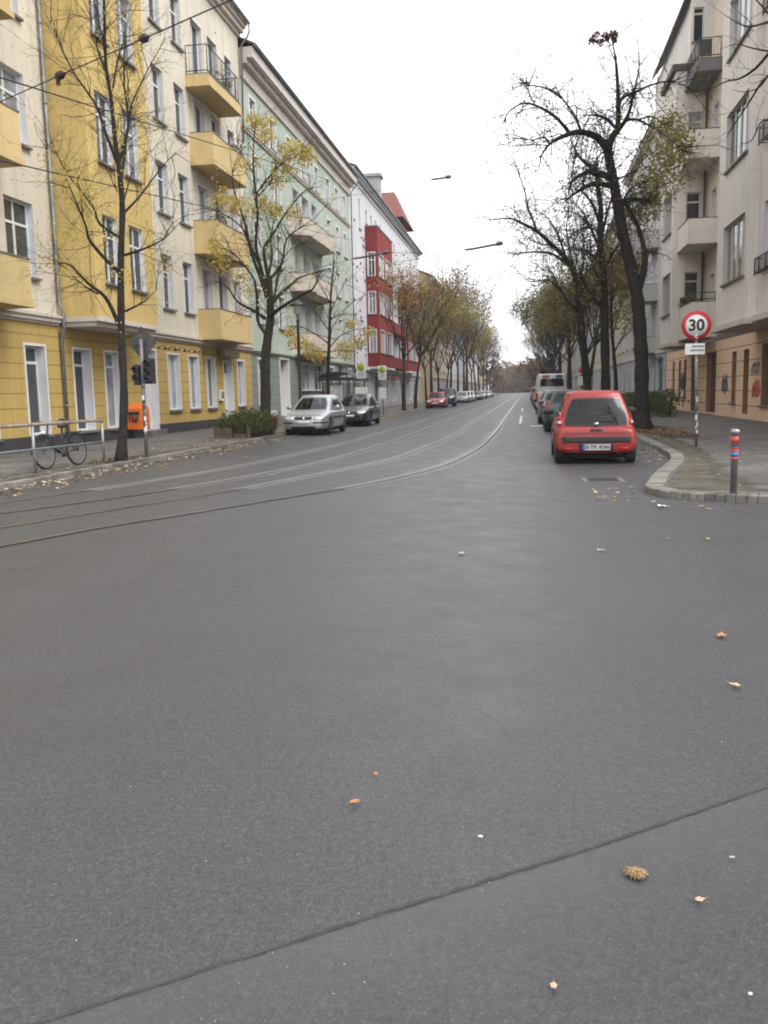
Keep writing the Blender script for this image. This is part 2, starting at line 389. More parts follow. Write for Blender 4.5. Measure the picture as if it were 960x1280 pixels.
# tram rails
STEEL = plain('rail_steel', (.55,.55,.57,1), .2, .9, var=.25, nscale=3); GROOVE = plain('rail_groove', (.012,.012,.012,1), .8)
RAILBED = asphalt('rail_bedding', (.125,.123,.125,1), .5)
r1 = [(-16,-9), (-9.6,0.4), (-5.41,8.29), (-4.95,9.49), (-4.22,10.93), (-3.46,12.49), (-2.68,14.11), (-1.85,16.81), (-1.32,21.55), (-1.12,29.45), (-1.1,45), (-1.1,75), (-1.1,200), (-1.1,520)]
r2 = [(-17.2,-8.2), (-10.8,1.2), (-6.19,9.53), (-5.54,11.09), (-4.56,13.59), (-3.83,16.14), (-3.07,19.07), (-2.62,24.6), (-2.5,43.4), (-2.5,75), (-2.5,200), (-2.5,520)]
r3 = [(-18.6,-7), (-12,2.4), (-6.99,10.77), (-6.31,12.16), (-5.57,14.12), (-4.75,17.24), (-4.1,25.29), (-3.95,40.06), (-3.95,75), (-3.95,200), (-3.95,520)]
r4 = [(-19.8,-6), (-13.2,3.6), (-7.7,11.89), (-6.76,14.83), (-6.1,18.13), (-5.5,25.49), (-5.36,36), (-5.36,75), (-5.36,200), (-5.36,520)]
for k, pts in enumerate((r1, r2, r3, r4)):
    path = smooth_path(pts, 9)
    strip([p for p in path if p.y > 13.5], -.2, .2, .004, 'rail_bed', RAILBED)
    tr = strip(path, -.021, .021, .008, 'tram_rail', STEEL)
    strip(path, .0215, (.066 if k % 2 == 0 else .036), .0085, 'rail_groove', GROOVE)

# kerbs and pavements
KZ = .095
kl = [(-30, 3.0), (-14, 9.5), (-10.4, 11.6), (-9.2, 12.7), (-8.85, 13.9), (-8.87, 15.7), (-8.85, 18.4), (-8.78, 22.7), (-8.75, 30), (-8.75, 46), (-8.75, 520)]
kr = [(3.2, 520), (3.2, 60), (3.16, 30), (3.12, 24), (3.1, 21.96), (2.94, 18.78), (2.5, 16.6), (2.18, 15.4), (1.86, 13.9), (1.72, 12.75), (1.86, 12.36), (2.32, 12.0), (3.05, 11.74), (6, 10.9), (12, 9.3), (60, -3)]
def kerb(path, side, name, w=.2, step=1.0):
    pts = resample(path, step); mb = MB(); a = offset_path(pts, 0); b = offset_path(pts, side*w)
    for i in range(len(pts)-1):
        if pts[i].y > 260: continue
        A, B, Cc, D = a[i], b[i], b[i+1], a[i+1]; m = (A+B+Cc+D)/4; g = .0035
        poly = [p + (m-p).normalized()*g for p in (A, B, Cc, D)]
        dz = rnd.uniform(-.012, .006)
        mb.prism(poly, -.05, KZ+.004+dz)
    o = mb.build(name, KERB); bevel(o, .018, 2); return tag(o, kind='structure')
klp = smooth_path(kl, 6); krp = smooth_path(kr, 6)
kerb(klp, -1, 'kerb'); kerb(krp, -1, 'kerb', .27, .6)
kli = offset_path(resample(klp, 1.0), -.2); kri = offset_path(resample(krp, .6), -.26)
sheet([tuple(p) for p in kli] + [(-60, 520), (-60, 3)], KZ-.004, 'pavement', PAVE)
sheet([tuple(p) for p in kri] + [(60, 520)], KZ-.004, 'pavement', PAVE)
# mosaic stone strip along the left kerb, mossy verge on the right corner, bare earth round the trees
kl2 = [p for p in kli if 12 < p.y < 150]
strip(kl2, -.02, -1.15, KZ, 'paving_strip', MOSAIC)
kr2 = [p for p in kri if 11.9 < p.y < 150 and p.x < 4]
def blob(cx, cy, rx, ry, z, name, mat, seed, n=28):
    r = random.Random(seed); ph = [r.random()*6.28 for _ in range(4)]
    pts = []
    for k in range(n):
        t = 6.283*k/n; q = 1 + .1*math.sin(2*t+ph[0]) + .08*math.sin(3*t+ph[1]) + .06*math.sin(5*t+ph[2]) + .04*math.sin(9*t+ph[3])
        pts.append((cx+rx*q*math.cos(t), cy+ry*q*math.sin(t)))
    return sheet(pts, z, name, mat)
def frayed_strip(path, widths, z, name, mat):
    path = resample(path, .3); n = len(path); mb = MB(); K = 9; att = []
    for i, p in enumerate(path):
        u = i/(n-1)*(len(widths)-1); j = min(len(widths)-2, int(u)); w = widths[j]+(widths[j+1]-widths[j])*(u-j)
        for k in range(K): mb.v.append((p[0]+w[0]*k/(K-1), p[1]+w[1]*k/(K-1), z)); att.append(k/(K-1))
    for i in range(n-1):
        for k in range(K-1): mb.f.append([i*K+k, i*K+k+1, (i+1)*K+k+1, (i+1)*K+k]); mb.m.append(0); mb.sm.append(False)
    o = mb.build(name, mat); a = o.data.attributes.new('edge', 'FLOAT', 'POINT'); a.data.foreach_set('value', att); return tag(o, kind='structure')
VERGEF = frayed('mossy_verge_frayed', VERGE)
frayed_strip([Vector(p) for p in ((3.43,34), (3.42,26), (3.4,21.9), (3.22,18.7), (2.8,16.5), (2.47,15.2), (2.15,13.8), (2.02,12.9), (2.12,12.6))], [Vector(p) for p in ((1.3,0), (1.9,0), (1.5,0), (1.1,0), (1.0,0), (1.0,0), (.9,.1), (1.3,-.1), (2.4,-.7))], KZ+.002, 'verge', VERGEF)
blob(4.2, 29.5, .85, 4.2, KZ+.006, 'tree_soil', SOIL, 5)
blob(-9.35, 19.2, .45, 1.2, KZ+.006, 'tree_soil', SOIL, 6)
frayed_strip([Vector(p) for p in ((-10.6,11.9), (-9.55,12.9), (-9.1,14), (-9.08,16), (-9.07,18.0), (-9.06,24))], [Vector(p) for p in ((-1,1), (-1.1,.5), (-1.0,0), (-.8,0), (-.5,0), (-.35,0))], KZ+.005, 'verge', VERGEF)
# road markings
MARK = plain('road_paint', (.75,.75,.74,1), .7, var=.15, nscale=7)
for (x0, x1, y0, y1) in ((.2, 1.15, 36.8, 37.4), (-.3,-.18, 40, 52), (-.28,-.2, 62, 74), (.25,1.2,62,62.3)):
    mb = MB(); mb.quad((x0,y0,.006), (x1,y0,.006), (x1,y1,.006), (x0,y1,.006)); tag(mb.build('road_marking', MARK), kind='structure')
# drain cover in the lane behind the red car
t = empty('drain_cover', (1.25, 14.75, 0), label='worn square cast-iron cover in the asphalt behind the red hatchback', cat='drain cover')
mb = MB(); mb.box(-.33,.33,-.36,.36,-.03,.008); mb.build('frame', plain('cover_frame', (.13,.125,.12,1), .8, var=.25), t)
mb = MB(); mb.box(-.25,.25,-.28,.28,-.03,.014)
for k in range(6): mb.box(-.22,.22,-.25+k*.09,-.21+k*.09,.014,.019)
mb.build('grate', DARKM, t)
# ------------------------------------------------------------------ windows, doors, facades
_wc = {}
def window(parent, P, u0, u1, z0, z1, style='A', depth=.2, sill=True, trim=.0, w0=0.0, glass=None, name='window', frame=None, silmat=None, lining=None):
    w, h = round(u1-u0, 2), round(z1-z0, 2); key = (P.key(), w, h, style, depth, sill, trim, (glass or GLASS).name, name, (frame or WHITE).name, (lining or WHITE2).name)
    if key not in _wc:
        L = Plane((0,0,0), P.u, P.n); d = -depth; mb = MB()
        # reveal lining
        mb.quad(L(0,0,0), L(0,0,d), L(0,h,d), L(0,h,0), 1); mb.quad(L(w,0,0), L(w,0,d), L(w,h,d), L(w,h,0), 1)
        mb.quad(L(0,h,0), L(0,h,d), L(w,h,d), L(w,h,0), 1); mb.quad(L(0,0,0), L(0,0,d), L(w,0,d), L(w,0,0), 1)
        if trim:
            t = trim
            mb.obox(L, -t, 0, -t*.2, h+t, -.005, .025); mb.obox(L, w, w+t, -t*.2, h+t, -.005, .025); mb.obox(L, 0, w, h, h+t, -.005, .025)
        f = .055; a, b = d+.004, d+.06
        def bar(x0, x1, y0, y1, q=0): mb.obox(L, x0, x1, y0, y1, a, b-q)
        if style == 'DOOR':
            mb.obox(L, .01, w-.01, 0.02, h*.78, d+.002, d+.05); bar(.01, w-.01, h*.78, h*.78+.07); bar(.01, f, h*.78+.07, h-.01); bar(w-f, w-.01, h*.78+.07, h-.01); bar(f, w-f, h-f, h-.01)
            for zz in (.15, h*.42): mb.obox(L, .12*w, .88*w, zz, zz+h*.26, d+.05, d+.065)
        else:
            bar(.01, f, .01, h-.01); bar(w-f, w-.01, .01, h-.01); bar(f, w-f, .01, f); bar(f, w-f, h-f, h-.01)
            tz = h*.68
            if style == 'A':
                bar(f, w-f, tz, tz+.07); bar(w/2-.04, w/2+.04, f, tz, .006); bar(w/2-.03, w/2+.03, tz+.07, h-f, .006)
            elif style == 'T':
                bar(f, w-f, h*.8, h*.8+.08)
            elif style == 'M':
                bar(w/2-.04, w/2+.04, f, h-f, .006)
            elif style in ('3', '4', '5'):
                k = int(style)
                for i in range(1, k): bar(w*i/k-.06, w*i/k+.06, f, h-f, .006)
            elif style == 'S':
                bar(f, w-f, h*.72, h*.72+.06); bar(w/3-.03, w/3+.03, f, h-f, .006); bar(2*w/3-.03, 2*w/3+.03, f, h-f, .006)
        me = mb.mesh(name, [frame or WHITE, lining or WHITE2])
        pm = MB(); lo = h*.78 if style == 'DOOR' else 0.0
        pm.quad(L(.012, lo+.012, d+.018), L(w-.012, lo+.012, d+.018), L(w-.012, h-.012, d+.018), L(.012, h-.012, d+.018))
        pme = pm.mesh('pane', [glass or GLASS]); sme = None
        if sill:
            sm = MB(); sm.obox(L, -.07, w+.07, -.075, -.003, -.02, .11); sme = sm.mesh('sill', [silmat or SILL])
        _wc[key] = (me, pme, sme)
    me, pme, sme = _wc[key]
    o = link_obj(name, me, parent, P(u0, z0, w0) - (parent.location if parent else Vector()))
    link_obj('pane', pme, o)
    if sme: link_obj('sill', sme, o)
    return o
def balcony_box(parent, P, u0, u1, z0, z1, w0, w1, mat, cap=SILL, t=.12, rail=0.0, chamfer=0.0, slabmat=None):
    "solid parapet balcony with floor slab and coping"
    mb = MB()
    if chamfer:
        poly = [(u0-chamfer, w0), (u0, w1), (u1, w1), (u1+chamfer, w0)]
    else: poly = [(u0, w0), (u0, w1), (u1, w1), (u1, w0)]
    n = len(poly); cu = (u0+u1)/2; cw = w0
    inner = []
    for (u, w) in poly: inner.append((u + (t if u < cu else -t), w - (t if w > w0+.01 else 0)))
    fl = z0+.16
    for i in range(n-1):
        a, b, c, d = poly[i], poly[i+1], inner[i+1], inner[i]
        vs = [P(q[0], z, q[1]) for z in (fl, z1) for q in (a, b, c, d)]
        mb.add(vs, [(0,1,5,4), (2,3,7,6), (4,5,6,7), (3,0,4,7), (1,2,6,5)])
    o = mb.build('balcony', mat, parent)
    sb = MB(); g = .05
    sp = [(u - g if u < cu else u + g, w + (g if w > w0+.01 else 0)) for u, w in poly]
    sb.add([P(u, z, w) for z in (z0, fl) for u, w in sp], [tuple(range(n)), tuple(range(2*n-1, n-1, -1))] + [(i, (i+1) % n, n+(i+1) % n, n+i) for i in range(n)])
    sb.build('slab', slabmat or mat, o)
    cb = MB()
    for i in range(n-1):
        (ua, wa), (ub, wb) = poly[i], poly[i+1]; (uc, wc_), (ud, wd) = inner[i+1], inner[i]
        vs = [P(q[0], z, q[1]) for z in (z1, z1+.045) for q in ((ua, wa+.02), (ub, wb+.02), (uc, wc_), (ud, wd))]
        cb.add(vs, [(0,1,2,3), (4,5,6,7), (0,1,5,4), (2,3,7,6), (3,0,4,7), (1,2,6,5)])
    cb.build('coping', cap, o)
    return o
def railing(parent, P, u0, u1, z0, z1, w0, w1, mat=DARKM, step=.13, post=.9, name='railing'):
    mb = MB()
    def line(A, B):
        L = (Vector(B)-Vector(A)).length; n = max(1, int(L/step))
        for z in (z1, z0+.1): mb.tube([P(A[0], z, A[1]), P(B[0], z, B[1])], .022, 6)
        for i in range(n+1):
            q = i/n; u = A[0]+(B[0]-A[0])*q; w = A[1]+(B[1]-A[1])*q
            r = .02 if i % 7 == 0 else .008
            mb.tube([P(u, z0, w), P(u, z1, w)], r, 5)
    line((u0, w0), (u0, w1)); line((u0, w1), (u1, w1)); line((u1, w1), (u1, w0))
    return mb.build(name, mat, parent)
def shell(parent, P, u0, u1, z1, depth, wallmat, roofmat, pitch=3.0, over=.45, gable=True, rise0=0.0):
    "sides, back and a pitched roof behind a facade"
    mb = MB(); d = -depth
    mb.quad(P(u0,0,0), P(u0,0,d), P(u0,z1,d), P(u0,z1,0)); mb.quad(P(u1,0,0), P(u1,0,d), P(u1,z1,d), P(u1,z1,0)); mb.quad(P(u0,0,d), P(u1,0,d), P(u1,z1,d), P(u0,z1,d))
    if gable:
        for u in (u0, u1): mb.add([P(u, z1, 0), P(u, z1, d), P(u, z1+pitch, d*.5)], [(0,1,2)])
    mb.build('side_wall', wallmat, parent)
    rb = MB(); t = .12
    for s in (0, 1):
        A = [P(u0-.03, z1+rise0, over), P(u1+.03, z1+rise0, over)] if s == 0 else [P(u0-.03, z1+rise0, d-over), P(u1+.03, z1+rise0, d-over)]
        B = [P(u0-.03, z1+pitch, d*.5), P(u1+.03, z1+pitch, d*.5)]; up = Vector((0,0,t))
        vs = A + B + [p+up for p in A] + [p+up for p in B]
        rb.add(vs, [(0,1,3,2), (4,5,7,6), (0,1,5,4), (2,3,7,6), (0,2,6,4), (1,3,7,5)])
    return rb.build('roof', roofmat, parent)
def cornice(parent, P, u0, u1, z0, prof, mat, name='cornice'):
    "prof: list of (dz0, dz1, projection)"
    mb = MB()
    for a, b, w in prof: mb.obox(P, u0, u1, z0+a, z0+b, -.06, w)
    return mb.build(name, mat, parent)
def pipe(parent, P, u, w, z0, z1, r=.055, mat=ZINC, offs=None):
    mb = MB(); pts = [P(u, z1, w)]
    if offs: pts += [P(u, offs+.25, w), P(u, offs, w+.1), P(u, offs-.5, w+.1), P(u, offs-.75, w)]
    pts += [P(u, z0, w)]
    mb.tube(pts, r, 10)
    z = z0+1
    while z < z1:
        mb.lathe([(r+.012, 0), (r+.012, .05)], P(u, z, w), 10); z += 2.2
    return mb.build('drainpipe', mat, parent)
PL = Plane((-14,0,0), (0,1,0), (1,0,0)); PR = Plane((9,0,0), (0,1,0), (-1,0,0))

# ------------------------------------------------------------------ yellow and cream corner-of-street house, left
YEL = plaster('yellow_render', (.62,.46,.18,1), .4); CREAM = plaster('cream_render', (.66,.61,.5,1), .45)
YELG = plaster('yellow_rusticated', (.52,.37,.125,1), .4, groove=.42, gcol=(.3,.2,.07,1)); YBAL = plaster('yellow_balcony', (.64,.49,.24,1), .45)
PLINTH = plaster('dark_plinth', (.055,.052,.058,1), .4); STUCCO = plaster('stucco_trim', (.6,.54,.48,1), .25)
yb = empty('apartment_house', (-14, 32, 0), label='yellow and cream apartment house with yellow balconies and a big yellow oriel', cat='apartment house')
_YO = Vector(yb.location)
class Off:
    "facade frame shifted into a parent's space"
    def __init__(s, P, parent): s.P, s.q = P, Vector(parent.location)
    def __call__(s, u, z, w=0.0): return s.P(u, z, w) - s.q
G = Off(PL, yb)
F1, F2, F3, F4 = (5.0, 7.08), (8.64, 10.6), (12.1, 14.1), (15.65, 17.6)
cols = [(33.45, 34.55), (35.65, 36.75)]; dcol = [(37.8, 39.15), (39.85, 41.1), (42.15, 43.15)]; lcol = (22.9, 24.35)
wins = [(*c, *f) for c in cols for f in (F1, F2, F3, F4)] + [(*lcol, *f) for f in (F1, F2, F3, F4)]
drs = [(*c, f[0]-.75, f[1]) for c in dcol for f in (F1, F2, F3)] + [(*c, 14.85, 17.4) for c in dcol]
ldr = [(20.6, 22.2, f[0]-.8, f[1]) for f in (F1, F2, F3, F4)]
mb = MB(); mb.wall(G, 18, 25.45, 4.0, 19.0, wins+ldr); mb.build('wall', CREAM, yb)
mb = MB(); mb.wall(G, 29.9, 44.42, 4.0, 19.0, wins+drs)
mb.build('wall', CREAM, yb)
# oriel
WB = 1.25; bay = [(26.1, 27.1), (27.95, 29.05)]; bw = [(*c, *f) for c in bay for f in ((5.05,7.1), (8.65,10.7), (12.3,14.3), (15.85,17.8))]
mb = MB(); mb.wall(G, 25.45, 29.9, 3.98, 18.6, bw, WB)
for u in (25.45, 29.9): mb.quad(G(u,3.98,0), G(u,3.98,WB), G(u,18.6,WB), G(u,18.6,0))
mb.quad(G(25.45,18.6,0), G(29.9,18.6,0), G(29.9,18.6,WB), G(25.45,18.6,WB)); mb.quad(G(25.45,3.98,0), G(29.9,3.98,0), G(29.9,3.98,WB), G(25.45,3.98,WB))
bo = mb.build('oriel', YEL, yb)
mb = MB(); mb.obox(G, 25.42, 29.94, 3.84, 3.978, 0, WB+.05); mb.obox(G, 25.5, 29.86, 3.7, 3.838, 0, WB-.1); mb.build('ledge', STUCCO, bo)
mb = MB(); mb.quad(G(25.46,18.98,-.02), G(29.88,18.98,-.02), G(29.88,18.62,-.02), G(25.46,18.62,-.02)); mb.build('wall', CREAM, yb)
for h in bw: window(yb, PL, *h, 'A', .17, True, 0, WB)
for h in wins: window(yb, PL, *h, 'A', .24, True, .0)
for h in drs + ldr: window(yb, PL, *h, 'M', .22, False, .05, 0, name='balcony_door')
# ground floor
gw = [(23.38,24.42,.5,3.06), (26.1,27.2,.5,3.06), (28.2,29.35,.5,3.06)]; gs = [(33.57,34.7,1.0,3.2), (35.78,36.85,1.0,3.2), (37.87,38.95,1.0,3.2), (42.15,43.2,1.0,3.2)]
gd = [(31.1,32.4,.3,3.28), (40.15,41.35,.42,3.12)]; gx = [(20.7,21.8,.5,3.06)]
mb = MB(); mb.wall(G, 18, 44.42, .46, 3.72, gw+gs+gd+gx); mb.build('ground_floor_wall', YELG, yb)
mb = MB(); hol = [(a,b,.0,.46) for a, b, _, _ in gd]
mb.wall(G, 18, 44.42, 0, .46, hol, .035); mb.obox(G, 18, 31.1, .455, .475, -.03, .036); mb.obox(G, 32.4, 40.15, .455, .475, -.03, .036); mb.obox(G, 41.35, 44.42, .455, .475, -.03, .036)
mb.build('plinth', PLINTH, yb)
for h in gw+gx: window(yb, PL, *h, 'T', .3, True, .07, name='shop_window')
for h in gs: window(yb, PL, *h, 'M', .2, True, .07, glass=CURT)
for h in gd: window(yb, PL, *h, 'DOOR', .3, False, .07, name='door')
for a, b, z0, _ in gd:
    mb = MB(); mb.obox(G, a-.1, b+.1, 0, z0-.012, -.28, .3); bevel(mb.build('step', KERB, yb), .01)
for a, b in ((18, 25.3), (29.98, 44.42)):
    cornice(yb, G, a, b, 3.72, [(0,.08,.06), (.08,.2,.14), (.2,.28,.2)], STUCCO, 'ledge')
cornice(yb, G, 17.9, 44.5, 18.62, [(.382,.55,.12), (.55,.75,.3), (.75,.9,.42), (.9,1.0,.5)], STUCCO)
shell(yb, G, 18, 44.4, 19.62, 12, CREAM, TILE, 3.2, .5)
pipe(yb, G, 25.3, .1, .3, 18.9, offs=4.1)
mb = MB(); mb.tube([G(18, 19.66, .6), G(44.5, 19.62, .6)], .08, 10); mb.tube([G(44.35,19.6,.6), G(44.4,19.2,.62), G(44.38,18.95,.5), G(44.36,18.6,.2), G(44.36,14.0,.1)], .05, 8); mb.build('gutter', ZINC, yb)
for z0, z1 in ((3.95,5.22), (7.58,8.93), (11.2,12.5)):
    balcony_box(yb, G, 37.15, 41.6, z0, z1, 0, 1.02, YBAL); balcony_box(yb, G, 18.4, 22.25, z0, z1-.03, 0, 1.02, YBAL)
o = balcony_box(yb, G, 37.0, 41.2, 14.3, 14.78, 0, 1.02, YBAL); railing(o, G, 37.06, 41.14, 14.84, 15.95, .05, .96)
o = balcony_box(yb, G, 18.4, 22.25, 14.9, 16.1, 0, 1.02, YBAL)
# things fixed to the shop front
def sconce(u):
    mb = MB(); mb.lathe([(.05,0),(.05,.03)], G(u, 3.42, 0), 10, axis='x'); mb.tube([G(u,3.42,.02), G(u,3.5,.14), G(u,3.46,.26)], .012, 6); mb.lathe([(.075,-.09), (.065,-.02), (.03,.03)], G(u,3.42,.27), 10); mb.build('wall_lamp', BLACKM, yb)
for u in (32.75, 33.75, 34.75, 35.85, 36.95): sconce(u)
SIGNB = plain('sign_panel', (.2,.12,.1,1), .5, var=.2); SIGNF = plain('sign_face', (.42,.32,.27,1), .4, var=.3, nscale=9)
mb = MB(); mb.obox(G, 39.2, 41.4, 3.28, 3.68, .16, .4); o = bevel(mb.build('shop_sign', SIGNB, yb), .02)
mb = MB(); mb.obox(G, 39.28, 41.32, 3.33, 3.63, .39, .404); mb.build('sign_face', SIGNF, o)
mb = MB(); mb.obox(G, 39.3, 39.75, 1.3, 1.8, .0, .12); mb.obox(G, 39.36, 39.69, 1.4, 1.72, .12, .13, 1); bevel(mb.build('letter_box', [WHITE, ZINC], yb), .01)
mb = MB(); mb.obox(G, 31.5, 31.75, 1.62, 1.95, .3-.545, .3-.53); mb.build('intercom', BLACKM, yb)

def potted(P, u, z, w, seed, label):
    q = random.Random(seed); p = P(u, z, w); t = empty('potted_plant', p, label=label, cat='plant', group='plants on the yellow balconies'); mb = MB(); mb.lathe([(.1,0), (.16,.28), (.17,.3), (.14,.3)], (0,0,0), 12); mb.build('pot', plain('terracotta', (.3,.13,.08,1), .8), t); mb = MB()
    for k in range(170):
        c = Vector((q.gauss(0,.2), q.gauss(0,.2), .55+q.gauss(0,.2))); mb.add([c+Vector((q.uniform(-.08,.08), q.uniform(-.08,.08), q.uniform(-.08,.08))) for _ in range(3)], [(0,1,2)])
    mb.tube([(0,0,.25), (0,0,.7)], .012, 4); mb.build('foliage', leafmat('pot_leaves', [(.06,.08,.03,1), (.12,.13,.05,1), (.2,.16,.07,1)], .2), t, fix=False)
for i, (u, z, lb) in enumerate(((38.3, 8.5, 'bushy potted plant behind the parapet of the second yellow balcony from below'), (40.6, 12.1, 'potted plant showing over the third yellow balcony from below'), (39.6, 14.83, 'potted plant behind the top balcony railing'), (20.9, 8.5, 'potted plant on the yellow balcony at the left picture edge'))): potted(PL, u, z, .8, i, lb)

# ------------------------------------------------------------------ pale green house
GRN = plaster('green_render', (.43,.49,.42,1), .4); GRNG = plaster('green_rusticated', (.22,.26,.225,1), .3, groove=.5, gcol=(.14,.165,.145,1)); CORN = plaster('pale_cornice', (.62,.57,.54,1), .35); CREAMB = plaster('cream_balcony', (.6,.53,.45,1), .3)
gb = empty('apartment_house', (-14, 58, 0), label='pale green apartment house with cream balconies and a heavy cornice', cat='apartment house'); G = Off(PL, gb)
u0, u1 = 44.45, 72.0
fl = [(5.3,7.1), (8.75,10.55), (12.1,13.9), (15.1,16.7)]
gcols = [(45.9,46.9), (50.05,51.2), (63.6,64.7), (66.6,67.7), (69.5,70.5)]; tcols = [(45.9,46.9), (49.5,50.6), (53.1,54.2), (56.6,57.7), (60.1,61.2), (63.6,64.7), (66.6,67.7), (69.5,70.5)]
wh = [(*c, *f) for c in gcols for f in fl[:3]] + [(*c, *fl[3]) for c in tcols]
dd = [(*c, f[0]-.8, f[1]+.1) for c in ((54.2,55.6), (56.4,58.2), (59.0,60.4)) for f in fl[:3]]
mb = MB(); mb.wall(G, u0, u1, 3.95, 17.6, wh+dd); mb.build('wall', GRN, gb)
for h in wh: window(gb, PL, *h, 'A', .18, True, .1)
for h in dd: window(gb, PL, *h, 'S', .5, False, .0, name='balcony_door')
gd = [(49.9,51.75,.3,3.55), (66.3,68.8,.12,3.7)]; gs = [(45.6,46.8,1.0,3.4), (54.4,57.6,1.75,3.45), (58.0,61.1,1.75,3.45), (63,64.6,1.2,3.4), (70,71.2,1.2,3.4)]
mb = MB(); mb.wall(G, u0, u1, .0, 3.7, gd+gs); mb.build('ground_floor_wall', GRNG, gb)
window(gb, PL, *gd[0], 'DOOR', .55, False, .16, name='door'); window(gb, PL, *gd[1], 'DOOR', .5, False, .16, name='door', frame=DARKM)
for h in gs: window(gb, PL, *h, 'S', .22, True, .1, name='shop_window')
cornice(gb, G, u0+.02, u1, 3.7, [(0,.1,.08), (.1,.25,.16)], GRN, 'ledge'); cornice(gb, G, u0+.02, u1, 14.72, [(0,.12,.1), (.12,.2,.16)], STUCCO, 'ledge')
cornice(gb, G, u0+.02, u1, 17.2, [(0,.6,.12), (.6,.85,.4), (.85,1.35,.72)], CORN)
shell(gb, G, u0, u1, 18.6, 12, GRN, TILE, 3.0, .8)
mb = MB(); mb.tube([G(u0, 18.62, .85), G(u1, 18.62, .85)], .09, 10); mb.tube([G(u1-.1,18.6,.85), G(u1-.08,18.2,.8), G(u1-.06,17.4,.2), G(u1-.06,.3,.12)], .05, 8); mb.build('gutter', ZINC, gb)
mb = MB(); mb.obox(G, 58, 59.6, 19.5, 22.0, -3.2, -2.2); mb.obox(G, 60.5, 72.0, 19.4, 21.1, -3.6, -1.6); mb.build('chimney', STUCCO, gb)
for z0, z1 in ((3.95,5.2), (7.72,8.8), (11.05,12.05)):
    balcony_box(gb, G, 53.8, 61.0, z0, z1, 0, 1.05, CREAMB, chamfer=.9)

# ------------------------------------------------------------------ white house with red oriels
WHT = plaster('white_render', (.62,.62,.65,1), .35); REDR = plaster('red_render', (.23,.032,.03,1), .3); GREYG = plaster('grey_render', (.36,.34,.34,1), .35)
wb = empty('apartment_house', (-14, 95, 0), label='white apartment house with dark red oriels and a red tiled corner roof', cat='apartment house'); G = Off(PL, wb)
u0, u1 = 72.02, 119
fl = [(5.2,7.0), (8.7,10.4), (12,13.8), (15.3,17.3)]
wh = [(a, a+1.1, *f) for a in (90.5, 93.5, 96.2, 110.2, 113, 116) for f in fl] + [(a, a+.9, 16.4, 17.6) for a in (79.5, 82, 84.5, 87)] + [(76.2, 77.0, 15.4, 17.9)]
mb = MB(); mb.wall(G, u0, u1, 3.7, 19.2, wh)
r = random.Random(4)
for k in range(30):
    uu, zz = r.uniform(72.6, 78.7), r.uniform(4.2, 16.5); mb.obox(G, uu, uu+.22, zz, zz+.16, 0, .1, 1)
mb.build('wall', [WHT, SILL], wb)
for h in wh: window(wb, PL, *h, 'M', .15, True, .0)
gs = [(79.6,80.9,.6,3.1), (82,85.5,.5,3.1), (86.3,87.6,.2,3.1), (89,92,.6,3.1), (94,97,.6,3.1), (100,104,.6,3.1), (107,110,.6,3.1), (112,116,.6,3.1)]
mb = MB(); mb.wall(G, u0, u1, 0, 3.4, gs); mb.build('ground_floor_wall', GREYG, wb)
for h in gs: window(wb, PL, *h, 'T', .25, False, .08, name='shop_window')
cornice(wb, G, u0, u1, 3.4, [(0,.12,.1), (.12,.3,.2)], WHT, 'ledge')
cornice(wb, G, u0+.02, u1, 18.8, [(0,.15,.1), (.4,.55,.3), (.55,.7,.5)], WHT)
shell(wb, G, u0, u1, 19.5, 13, WHT, TILE, 2.6, .55)
mb = MB(); mb.tube([G(u0, 19.55, .6), G(u1, 19.5, .6)], .09, 8); mb.build('gutter', ZINC, wb)
mb = MB(); mb.obox(G, 91.5, 93, 19.9, 23.2, -2.4, -.6); mb.obox(G, 91.3, 93.2, 23.2, 23.5, -2.6, -.4); mb.build('chimney', GREYG, wb)
def oriel(ua, ub, zt, wv, front, sidez):
    mb = MB(); ho = [(a, b, *z) for a, b in front for z in sidez]
    mb.wall(G, ua, ub, 3.85, zt, ho, wv)
    S = Plane((-14, ua, 0), (1,0,0), (0,-1,0)); GS = Off(S, wb); sh = [(.22, .82, *z) for z in sidez]
    mb.wall(GS, 0, wv, 3.85, zt, sh)
    mb.quad(G(ub,3.85,0), G(ub,3.85,wv), G(ub,zt,wv), G(ub,zt,0)); mb.quad(G(ua,zt,0), G(ub,zt,0), G(ub,zt,wv), G(ua,zt,wv)); mb.quad(G(ua,3.85,0), G(ub,3.85,0), G(ub,3.85,wv), G(ua,3.85,wv))
    o = mb.build('oriel', REDR, wb)
    for h in ho: window(wb, PL, *h, '3', .15, True, .06, wv)
    for h in sh: window(wb, S, *h, 'A', .15, True, .07)
    mb = MB(); mb.obox(G, ua-.05, ub+.05, zt+.002, zt+.12, 0, wv+.06); mb.build('coping', SILL, o)
    mb = MB(); mb.obox(G, ua-.08, ub+.08, 3.66, 3.846, 0.02, wv+.1); mb.build('ledge', WHT, o)
oriel(79, 88, 16.0, 1.08, [(79.9,82.4), (83.4,87.2)], [(5.1,7.1), (8.5,10.4), (11.8,13.8)])
oriel(99, 108.5, 12.9, 1.05, [(100,103.3), (104.3,107.6)], [(5.1,7.1), (8.5,10.4)])
for z0, z1 in ((3.95,5.0), (7.5,8.5)): balcony_box(wb, G, 88.6, 98.5, z0, z1, 0, .9, REDR)
